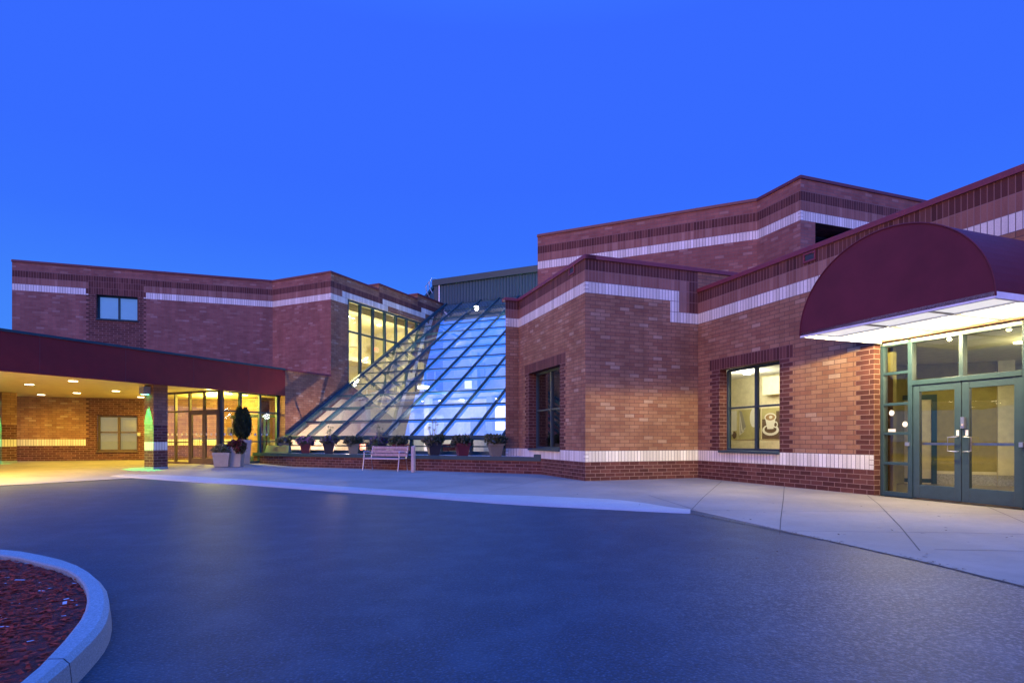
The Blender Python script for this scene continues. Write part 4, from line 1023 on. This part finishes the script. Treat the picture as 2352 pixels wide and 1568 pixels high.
# ------------------------------------------------------------------ LOW PLANTER WALL
PR = Vector((.914, 18.36)); PL = Vector((-11.12, 24.6)); FP = Frame(PL, PR)
pw = thing('planter_wall', 'long low red brick planter wall with dark green metal cap below the glass slope', 'planter wall', (PL[0], PL[1], 0))
mb = MB(); mb.poly([FP.pt(0, 0, 0), FP.pt(FP.L, 0, 0), FP.pt(FP.L, 0, .42), FP.pt(0, 0, .42)], 'brick_dark', [(0, 0), (FP.L, 0), (FP.L, .42), (0, .42)])
mb.poly([FP.pt(0, -1.5, 0), FP.pt(0, 0, 0), FP.pt(0, 0, .42), FP.pt(0, -1.5, .42)], 'brick_dark', [(0, 0), (1.5, 0), (1.5, .42), (0, .42)])
mb.poly([FP.pt(FP.L, 0, 0), FP.pt(FP.L, -2.2, 0), FP.pt(FP.L, -2.2, .42), FP.pt(FP.L, 0, .42)], 'brick_dark', [(0, 0), (1.5, 0), (1.5, .42), (0, .42)])
mb.build('wall', pw)
mb = MB(); mb.box(FP, -.04, FP.L + .02, -.22, .04, .42, .55, 'green_metal'); mb.box(FP, FP.L - .22, FP.L + .03, -.34, .045, .45, .64, 'green_metal'); mb.box(FP, -.04, .15, -1.5, -.22, .42, .55, 'green_metal'); mb.build('cap', pw, bevel=.008)
gvl = MB(); PQ = [FP.pt(.1, -.2, 0), FP.pt(FP.L - .2, -.2, 0), FP.pt(FP.L - .2, -2.4, 0), FP.pt(.1, -1.6, 0)]
gvl.poly([(p[0], p[1], .535) for p in PQ], 'gravel_white'); o = gvl.build('gravel_bed'); o['kind'] = 'stuff'; o['label'] = 'pale gravel filling the planter ledge'; o['category'] = 'gravel'
# low dark box at the planter's left end
bxx = thing('sign_box', 'low dark blue box standing on the left end of the planter ledge', 'sign box', FP.pt(1.1, -.45, .535))
mb = MB(); mb.hexa([FP.pt(.25, -.35, .535), FP.pt(1.7, -.35, .535), FP.pt(1.7, -.55, .535), FP.pt(.25, -.55, .535), FP.pt(.25, -.45, .86), FP.pt(1.62, -.45, .86), FP.pt(1.62, -.55, .86), FP.pt(.25, -.55, .86)], 'green_metal'); mb.build('body', bxx, bevel=.01)
mb = MB(); mb.hexa([FP.pt(.7, -.366, .60), FP.pt(1.5, -.366, .60), FP.pt(1.5, -.38, .60), FP.pt(.7, -.38, .60), FP.pt(.7, -.425, .80), FP.pt(1.5, -.425, .80), FP.pt(1.5, -.44, .80), FP.pt(.7, -.44, .80)], 'dark_interior'); mb.build('panel', bxx)

# ------------------------------------------------------------------ DRIVE-THROUGH PORCH
po = thing('porch_canopy', 'flat drive-through porch with deep maroon fascia and glowing yellow soffit', 'porch', (C4[0], C4[1], 3.05))
A1 = C4 - D1 * 15; A2 = A1 - EP * 12; A3 = C1 - U * 2
FF = Frame(A1, C4)
poly_ = [A1, C4, C4 - EP * .35, C3 - EP * .35 + D1 * -.2, C3 - EP * .2, C2 + Vector((.05, -.1)), C1 + Vector((0, -.03)), A3, A2]
mb = MB(); mb.prism([tuple(p) for p in poly_], 3.07, 3.2, 'soffit_paint'); mb.build('soffit', po)
mb = MB(); mb.prism([tuple(p) for p in poly_], 3.9, 4.0, 'roofing'); mb.build('roof', po)
mb = MB(); mb.box(FF, 0, FF.L, -.12, 0, 3.04, 4.16, 'fascia_maroon'); FFb = Frame(A2, A1); mb.box(FFb, 0, FFb.L, -.12, 0, 3.04, 4.16, 'fascia_maroon')
for k in range(5): mb.box(FF, FF.L - 1.9 - 2.44 * k - .006, FF.L - 1.9 - 2.44 * k + .006, -.01, .003, 3.04, 4.16, 'coping_dark')
mb.build('fascia', po)
mb = MB(); mb.box(FF, 0, FF.L, -.2, .03, 4.16, 4.235, 'green_metal'); mb.box(FFb, 0, FFb.L, -.2, .03, 4.163, 4.232, 'green_metal'); mb.build('roof_edge', po)
# low roof between porch and wing, with its wall end
FLE = Frame(C4 - EP * .39, C4); 
wall('wall', FLE, 0, 4.16, lambda s, z: ('brick_tan', 0), [], lw)
mb = MB(); mb.box(FS3, 0, T0, -.3, .03, 4.16, 4.25, 'coping_red'); mb.build('coping', lw)
def lightdisc(x, y, z, parent, r=.12, e=0, c=(1, .67, .07)):
    mb = MB(); mb.disc((x, y), r, z - .012, z - .001, 'lamp_warm'); mb.disc((x, y), r + .03, z - .006, z - .0005, 'light_trim'); mb.build('downlight', parent)
    if e: lamp('downlight_and_fill_lamp', (x, y, z - .10), e * 4.2, c, .09, parent, 'SPOT', (0, 0, 0), 165, .8)
def c1(x, y): return ((x / 2.091) / 1.2755, (700 + y / 2.091) / 1.2755)
for x, y in ((448, 869), (180, 890), (710, 930), (470, 942), (252, 953), (863, 967)):
    xd, yd = c1(x, y); Z = (3.07 - EYE) * 1312 / (1008 - yd); lightdisc((xd - 1176) / 1312 * Z, Z, 3.07, po, .13, 76)
for q, e in ((A1 + D1 * 2 - EP * 1.6, 62), (A1 + D1 * 5 - EP * 5.5, 62), (C4 - D1 * 10.9 - EP * .8, 110), (C4 - D1 * 11.8 - EP * .5, 520), (C4 - D1 * 13.8 - EP * .5, 900), (A1 + D1 * 1.2 - EP * 4, 62), (A1 + D1 * 1.5 - EP * 8, 62)): lightdisc(q[0], q[1], 3.07, po, .13, e)  # unseen downlights; the strongest added to push amber light onto the asphalt
# brick piers
def pier(name, corner, label, w=.52):
    z0 = walk_z(corner[0], corner[1]) - .02
    t_ = thing(name, label, 'brick pier', (corner[0], corner[1], z0), 'brick piers under the porch')
    Fa = Frame(corner - EP * w, corner); Fb = Frame(corner, corner + D1 * w); Fc = Frame(corner + D1 * w, corner + D1 * w - EP * w); Fd = Frame(corner + D1 * w - EP * w, corner - EP * w)
    mb = MB()
    for F_ in (Fa, Fb, Fc, Fd):
        for a, b2, mt, v0 in ((z0 + .12, z0 + .71, 'brick_dark', 0), (z0 + .71, z0 + 1.015, 'soldier_white', z0 + .71), (z0 + 1.015, z0 + 1.62, 'brick_dark' if F_ is Fb else 'brick_tan', 0), (z0 + 1.62, 3.07, 'brick_tan', 0)):
            mb.poly([F_.pt(0, 0, a), F_.pt(w, 0, a), F_.pt(w, 0, b2), F_.pt(0, 0, b2)], mt, [(0, a - v0), (w, a - v0), (w, b2 - v0), (0, b2 - v0)])
    mb.build('shaft', t_)
    mb = MB(); mb.box(Fa, -.012, w + .012, -w - .012, .012, z0, z0 + .12, 'concrete_island'); mb.build('plinth', t_, bevel=.006)
    lf = thing('wall_washer', 'box lamp throwing green light down the ' + ('pier beside the glass entry' if name == 'brick_pier' and corner[0] > -15 else 'pier at the far left edge'), 'wall lamp', Fa.pt(w * .45, .0, 2.72), 'green wall lamps on the piers')
    mb = MB(); mb.box(Fa, w * .45 - .14, w * .45 + .14, .003, .25, 2.72, 3.0, 'bush_grey'); mb.build('housing', lf, bevel=.01)
    mb = MB(); mb.box(Fa, w * .45 - .10, w * .45 + .10, .04, .21, 2.712, 2.719, 'lamp_green'); mb.build('lens', lf)
    p = Vector(Fa.pt(w * .45, .17, 2.69)); tgt = Vector(Fa.pt(w * .45, .03, 0))
    lamp('green_lamp', p, 1500, (.02, 1, .22), .03, lf, 'SPOT', (p - tgt).to_track_quat('Z', 'Y').to_euler(), 34, .35)
    return t_
pier('brick_pier', Vector((-12.74, 20.3)), 'brick pier lit by a green streak, standing beside the glass entry')
pier('brick_pier', Vector((-21.0, 23.5)) , 'yellow-lit brick pier cut by the left edge of the photo')

# glass entry under the porch
ve = thing('entry_vestibule', 'bronze and green framed glass entry lit yellow inside, under the porch right of the pier', 'glass entry', (-11.6, 22.7, .1))
Vr = C4 - EP * .39; Vc_ = Vr - D1 * 2.95; Vl = Vc_ - EP * 4.4
FVL = Frame(Vl, Vc_); FVR = Frame(Vc_, Vr); zg = .11; zt = 3.07
def c5(x): return (400 + x / 4.704) / 1.2755
def yl(F, s, y): return zy(F, s, (1100 + y / 4.704) / 1.2755)
mb = MB(); bz = 'bronze_frame'
xs = [sx(FVL, c5(x)) for x in (525, 722, 920)]; xl = sx(FVL, c5(330))
for x in [0.04, xl, xs[0], xs[1]]: mb.box(FVL, x - .04, x + .04, -.1, 0, zg, zt, bz)
xd_ = sx(FVL, c5(1115)); mb.box(FVL, xd_, FVL.L, -.2, 0, zg, zt, bz)
mb.box(FVL, xs[2] - .035, xs[2] + .035, -.1, -.002, 2.3, zt, bz)
for a, b2 in ((0.08, xl - .04), (xl + .04, xs[0] - .04), (xs[0] + .04, xs[1] - .04)):
    mb.box(FVL, a, b2, -.1, -.002, zt - .07, zt, bz); mb.box(FVL, a, b2, -.1, -.002, zg, zg + .08, bz); mb.box(FVL, a, b2, -.1, -.002, 2.24, 2.3, bz); mb.box(FVL, a, b2, -.1, -.002, .98, 1.03, bz)
mb.box(FVL, xs[1] + .04, xd_, -.1, -.002, 2.24, 2.31, bz); mb.box(FVL, xs[1] + .04, xd_, -.1, -.004, zt - .07, zt, bz)
fr_ = mb.build('storefront_frame', ve, bevel=.003)
mb = MB(); mb.poly([FVL.pt(.02, -.05, zg), FVL.pt(xs[1], -.05, zg), FVL.pt(xs[1], -.05, zt), FVL.pt(.02, -.05, zt)], 'glass_clear'); mb.poly([FVL.pt(xs[1], -.05, 2.3), FVL.pt(xd_, -.05, 2.3), FVL.pt(xd_, -.05, zt), FVL.pt(xs[1], -.05, zt)], 'glass_clear'); mb.build('pane', fr_)
door(FVL, xs[1] + .04, xs[2], zg, 2.24, ve, 1, 'bronze_frame', 'brass', -.05, .09); door(FVL, xs[2], xd_, zg, 2.24, ve, -1, 'bronze_frame', 'brass', -.05, .09)
mb = MB(); gz = 'green_metal'
xr = [sx(FVR, c5(x)) for x in (1440, 1708)]
for x, w in ((.05, .05), (xr[0], .05), (xr[1], .05), (FVR.L - .05, .05)): mb.box(FVR, x - w, x + w, -.12, 0, zg, zt, gz)
for a, b2 in ((.1, xr[0] - .05), (xr[0] + .05, xr[1] - .05), (xr[1] + .05, FVR.L - .1)):
    mb.box(FVR, a, b2, -.12, -.002, zt - .06, zt, gz); mb.box(FVR, a, b2, -.12, -.002, 2.24, 2.3, gz); mb.box(FVR, a, b2, -.12, -.002, zg, zg + .1, gz); mb.box(FVR, a, b2, -.12, -.002, 1.0, 1.05, gz)
fr_ = mb.build('storefront_frame', ve, bevel=.003)
mb = MB(); mb.poly([FVR.pt(.05, -.06, zg), FVR.pt(FVR.L - .05, -.06, zg), FVR.pt(FVR.L - .05, -.06, zt), FVR.pt(.05, -.06, zt)], 'glass_clear'); mb.build('pane', fr_)
# inner lobby doors and brick behind the glass
FI = Frame(Vc_ - EP * 2.2 + D1 * 2.4, Vc_ - EP * .3 + D1 * 4.2)
for a, b2, hs in ((.5, 1.35, 1), (1.40, 2.25, -1)): door(FI, a, b2, zg, 2.25, ve, hs, 'green_door', 'brass', -.05, .1, False, 'inner_door')
FS2i = Frame(C4 - EP * .4, C3 - EP * .4 + D1 * .0)
mb = MB(); mb.box(FS3, .02, T0, -.4, -.39, 0, 3.07, 'brick_tan'); mb.box(FVL, 1.2, 2.6, -3.6, -3.5, 0, 3.05, 'brick_tan'); mb.box(FVL, 1.2, 1.3, -5.2, -3.6, 0, 3.05, 'brick_tan'); mb.build('inner_wall', ve)
for p in (FVL.pt(2.1, -1.2, 0), FVL.pt(3.2, -1.4, 0), FVR.pt(1.2, -1.0, 0), FVR.pt(2.2, -1.2, 0)): lightdisc(p[0], p[1], 3.068, ve, .11)
lamp('room_lamp', FVL.pt(2.9, -1.3, 2.7), 480, (1, .82, .12), .2, ve); lamp('room_lamp', FVR.pt(1.6, -2.6, 2.7), 450, (1, .82, .12), .2, ve); lamp('room_lamp', FVL.pt(1.0, -2.2, 2.7), 380, (1, .82, .12), .2, ve)
ic = thing('entry_phone', 'white wall phone box on a post, seen through the bronze entry door', 'entry phone', FVL.pt(xs[2] + .45, -.9, .11))
mb = MB(); s_ = xs[2] + .5; mb.beam(FVL.pt(s_, -.95, .11), FVL.pt(s_, -.95, 2.0), .03, .03, 'silver', (0, 1, 0)); mb.build('post', ic)
mb = MB(); mb.box(FVL, s_ - .17, s_ + .17, -.95, -.85, 1.30, 1.62, 'paper'); mb.box(FVL, s_ + .02, s_ + .12, -.85, -.846, 1.36, 1.56, 'pot_dark'); mb.build('phone_box', ic, bevel=.01)
mb = MB(); mb.disc(FVL.pt(s_, -.95, 0), .10, 1.98, 2.12, 'paper', 18); mb.build('lamp_globe', ic)
for k in range(14):
    s = .5 + k * .30
    if s < xd_ - .1: mb = MB(); mb.box(FVL, s, s + .10, -.048, -.046, 1.28, 1.37, 'paper'); mb.build('glass_mark', ve)
for k in range(8): s = .2 + k * .3; mb = MB(); mb.box(FVR, s, s + .10, -.058, -.056, 1.28, 1.37, 'paper'); mb.build('glass_mark', ve)

# ------------------------------------------------------------------ BENCH AND POST
Lb = FP.d; Nb = -FP.n; B0 = Vector((-5.45, 20.72))
class LF:   # local frame: x along the bench, y away, z up
    def __init__(s, o, d, n): s.o = o; s.d = d; s.n = n
    def p(s, x, y, z): q = s.o + s.d * x + s.n * y; return Vector((q[0], q[1], z))
lf = LF(B0, Lb, Nb); BW = 1.72
be = thing('park_bench', 'pale slatted bench with metal arms and legs in front of the planter wall', 'bench', tuple(B0) + (0,))
mb = MB()
for k in range(4): mb.beam(lf.p(.02, .06 + k * .115, .44), lf.p(BW - .02, .06 + k * .115, .44), .09, .03, 'wood_slat')
mb.build('seat', be, bevel=.006)
mb = MB()
for k in range(3): y = .47 + .03 * k; mb.beam(lf.p(.02, y, .56 + k * .125), lf.p(BW - .02, y, .56 + k * .125), .025, .105, 'wood_slat')
mb.build('backrest', be, bevel=.006)
for x in (0.06, BW - .06):
    mb = MB(); mb.tube([lf.p(x, -.02, 0), lf.p(x, .05, .43), lf.p(x, .06, .66)], .018, 'bench_metal'); mb.build('leg', be, smooth=True)
    mb = MB(); mb.tube([lf.p(x, .52, 0), lf.p(x, .44, .43), lf.p(x, .55, .88)], .018, 'bench_metal'); mb.build('leg', be, smooth=True)
    mb = MB(); mb.tube([lf.p(x, .03, .655), lf.p(x, .08, .68), lf.p(x, .3, .67), lf.p(x, .48, .62)], .02, 'bench_metal'); mb.build('armrest', be, smooth=True)
mb = MB(); mb.beam(lf.p(.05, .03, .425), lf.p(BW - .05, .03, .425), .03, .03, 'bench_metal'); mb.build('seat_rail', be)
ps = thing('wooden_post', 'square weathered wooden post right beside the bench', 'post', (-3.37, 19.5, 0))
mb = MB(); lp = LF(Vector((-3.37, 19.5)), Lb, Nb); mb.hexa([lp.p(-.055, -.055, 0), lp.p(.055, -.055, 0), lp.p(.055, .055, 0), lp.p(-.055, .055, 0), lp.p(-.055, -.055, .88), lp.p(.055, -.055, .88), lp.p(.055, .055, .90), lp.p(-.055, .055, .90)], 'post_wood'); mb.build('shaft', ps, bevel=.006)

# ------------------------------------------------------------------ POTS AND PLANTS
def pot_mb(w0, w1, h, mat, lip=.03, rot=.3):
    mb = MB()
    def sq(w, z): return [(w / 2 * (math.cos(rot) * a - math.sin(rot) * b2), w / 2 * (math.sin(rot) * a + math.cos(rot) * b2), z) for a, b2 in ((-1, -1), (1, -1), (1, 1), (-1, 1))]
    lv = [(w0, 0), (w0 + (w1 - w0) * .8, h * .80), (w1, h * .80), (w1 + .01, h), (w1 - .05, h), (w1 - .06, h - .06)]
    for i in range(len(lv) - 1):
        A, B = sq(*lv[i]), sq(*lv[i + 1])
        for k in range(4): mb.poly([A[k], A[(k + 1) % 4], B[(k + 1) % 4], B[k]], mat)
    mb.poly(sq(w0, 0)[::-1], mat); mb.poly(sq(w1 - .06, h - .06), 'soil'); return mb
def leafy(mb, cx, cy, cz, rx, rz_, n, size, mats, shape=None, up=0):
    for _ in range(n):
        while True:
            x, y, z = (random.uniform(-1, 1) for _ in range(3))
            r = x * x + y * y + z * z
            if r < 1 and (r > .25 or random.random() < .3): break
        px, py, pz = cx + x * rx, cy + y * rx, cz + z * rz_
        if shape: px, py, pz = shape(x, y, z)
        a = Vector((random.gauss(0, 1), random.gauss(0, 1), random.gauss(0, 1) + up)).normalized(); c = a.cross(Vector((random.random(), random.random(), random.random()))).normalized()
        s = size * random.uniform(.6, 1.4); p = Vector((px, py, pz))
        mb.poly([p - c * s * .3, p + a * s - c * s * .12, p + a * s + c * s * .12, p + c * s * .3], random.choice(mats))
def stems(mb, h0, h1, n, r=.12, heads=None):
    for _ in range(n):
        a = random.random() * 6.28; x, y = math.cos(a) * r * random.random() * .5, math.sin(a) * r * random.random() * .5
        h = random.uniform(h0 + (h1 - h0) * .5, h1); bx, by = x + math.cos(a) * r * random.random() * 1.4, y + math.sin(a) * r * random.random() * 1.4
        mb.tube([(x, y, h0), ((x + bx) / 2, (y + by) / 2, (h0 + h) / 2), (bx, by, h)], .006, 'stem_dry', 4)
        leafy(mb, bx, by, h, .045, .035, 26, .03, [heads or 'stem_dry'])
def ledge(xd, off=-.68):
    F_ = Frame(FP.pt(0, off, 0)[:2], FP.pt(1, off, 0)[:2]); s = sx(F_, xd); return F_.pt(s, 0, .535)
def c2x(x): return (780 + x / 2.34) / 1.2755
pots = [
 (120, 'pot_tan', 'ledge pot, tan, with thin grey sprigs, standing leftmost on the planter ledge', 'grey', 0, .40, .42),
 (270, 'pot_red', 'dark red pot of pink flowers, second from left on the planter ledge', 'pink', 0, .44, .40),
 (432, 'pot_dark', 'dark pot of purple flowers with tall dried stalks, left of the bench', 'purple', 1.15, .46, .42),
 (596, 'pot_tan', 'tan pot with low dark leaves, just left of the bench back', 'dark', 0, .46, .42),
 (775, 'pot_dark', 'dark pot with tall dried stalks rising behind the bench back', 'purple', 1.15, .44, .40),
 (905, 'pot_red', 'red pot of low bushy leaves behind the right half of the bench', 'dark', 0, .46, .40),
 (1148, 'pot_dark', 'dark pot with very tall dried stalks, right of the wooden post', 'dark', 1.35, .50, .45),
 (1345, 'pot_red', 'red square pot overflowing with dark foliage, second from right on the ledge', 'dark', 0, .50, .45),
 (1572, 'pot_tan', 'tan square pot at the right end of the ledge beside the brick block', 'dark', 0, .50, .45)]
for x, pm, lab, kind, tall_, w1, h in pots:
    loc = ledge(c2x(x)); t_ = thing('flower_pot', lab, 'flower pot', loc, 'flower pots along the planter ledge')
    pot_mb(w1 * .66, w1, h, pm, rot=random.uniform(.1, .5)).build('pot', t_, local=True, bevel=.006)
    mb = MB(); leafy(mb, 0, 0, h + .10, w1 * .78, .17, 900 if kind != 'grey' else 500, .085, {'pink': ['leaf_green', 'leaf_grey', 'flower_pink'], 'purple': ['leaf_green', 'leaf_grey', 'flower_purple', 'leaf_grey'], 'dark': ['leaf_green', 'leaf_cypress', 'leaf_grey'], 'grey': ['leaf_grey']}[kind], up=.6)
    for _ in range(7):
        a__ = random.random() * 6.28; q_ = random.uniform(.5, .95) * w1; leafy(mb, math.cos(a__) * q_ * .8, math.sin(a__) * q_ * .8, h + random.uniform(-.06, .26), .09, .08, 70, .07, ['leaf_green', 'leaf_grey'] if kind != 'pink' else ['flower_pink', 'leaf_grey'], up=.5)
    if tall_: stems(mb, h, tall_, 9)
    mb.build('plant', t_, local=True)
# the three large planters by the entry
def bigpot(xd, yd, w0, w1, h, lab, rot):
    g0 = ground_at(xd, yd, walk_z); t_ = thing('entry_planter', lab, 'planter', (g0[0], g0[1], walk_z(g0[0], g0[1])), 'large planters by the glass entry')
    pot_mb(w0, w1, h, 'pot_white', rot=rot).build('pot', t_, local=True, bevel=.008); return t_
tp = bigpot(c5(1185), 1069.5, .48, .60, .54, 'short wide white planter with a low mound of grey-green grass', .25)
mb = MB(); leafy(mb, 0, 0, .60, .33, .18, 2600, .10, ['leaf_grey', 'stem_dry', 'leaf_green'], up=1.2); mb.build('plant', tp, local=True)
tp = bigpot(c5(1378), 1070, .40, .50, .76, 'tall white planter spilling dark red flowers, in front of the other tall one', .12)
mb = MB(); leafy(mb, .03, -.03, .84, .34, .20, 1500, .07, ['flower_red', 'flower_red', 'leaf_green']); leafy(mb, .22, -.18, .70, .20, .20, 700, .07, ['flower_red', 'leaf_green']); mb.build('plant', tp, local=True)
tp = bigpot(c5(1478), 1065.2, .42, .54, 1.0, 'tallest white planter holding the dark conical evergreen', .5)
mb = MB()
def cyp(x, y, z):
    h = (z + 1) / 2; r = .34 * (1 - .30 * h ** 2) * min(1, .70 + h * 1.6); side_ = 0
    if h > .66: side_ = (-.12, .12)[random.random() < .5]; r *= .66 - (h - .66) * .7
    hh = h * (1.0 if side_ <= 0 else .955); wob = 1 + .13 * math.sin(7 * math.atan2(y, x) + h * 17) + random.gauss(0, .07)
    nrm = math.hypot(x, y) + 1e-6; rad = r * (.35 + .65 * math.hypot(x, y)) * wob
    return (x / nrm * rad + side_ - .06, y / nrm * rad, 1.0 + hh * 1.38 + random.gauss(0, .025))
leafy(mb, 0, 0, 0, 1, 1, 17000, .05, ['leaf_cypress', 'leaf_cypress', 'leaf_green'], cyp, up=1.5); mb.build('foliage', tp, local=True)
mb = MB(); mb.tube([(0, 0, 1.0), (-.04, 0, 1.6), (-.06, 0, 2.1)], .04, 'stem_dry', 6, .015); mb.build('stem', tp, local=True)

# warm flood on the porch end wall
lamp('wall_lamp', FS3.pt(1.5, 2.3, .85), 650, (1, .66, .42), .05, at)
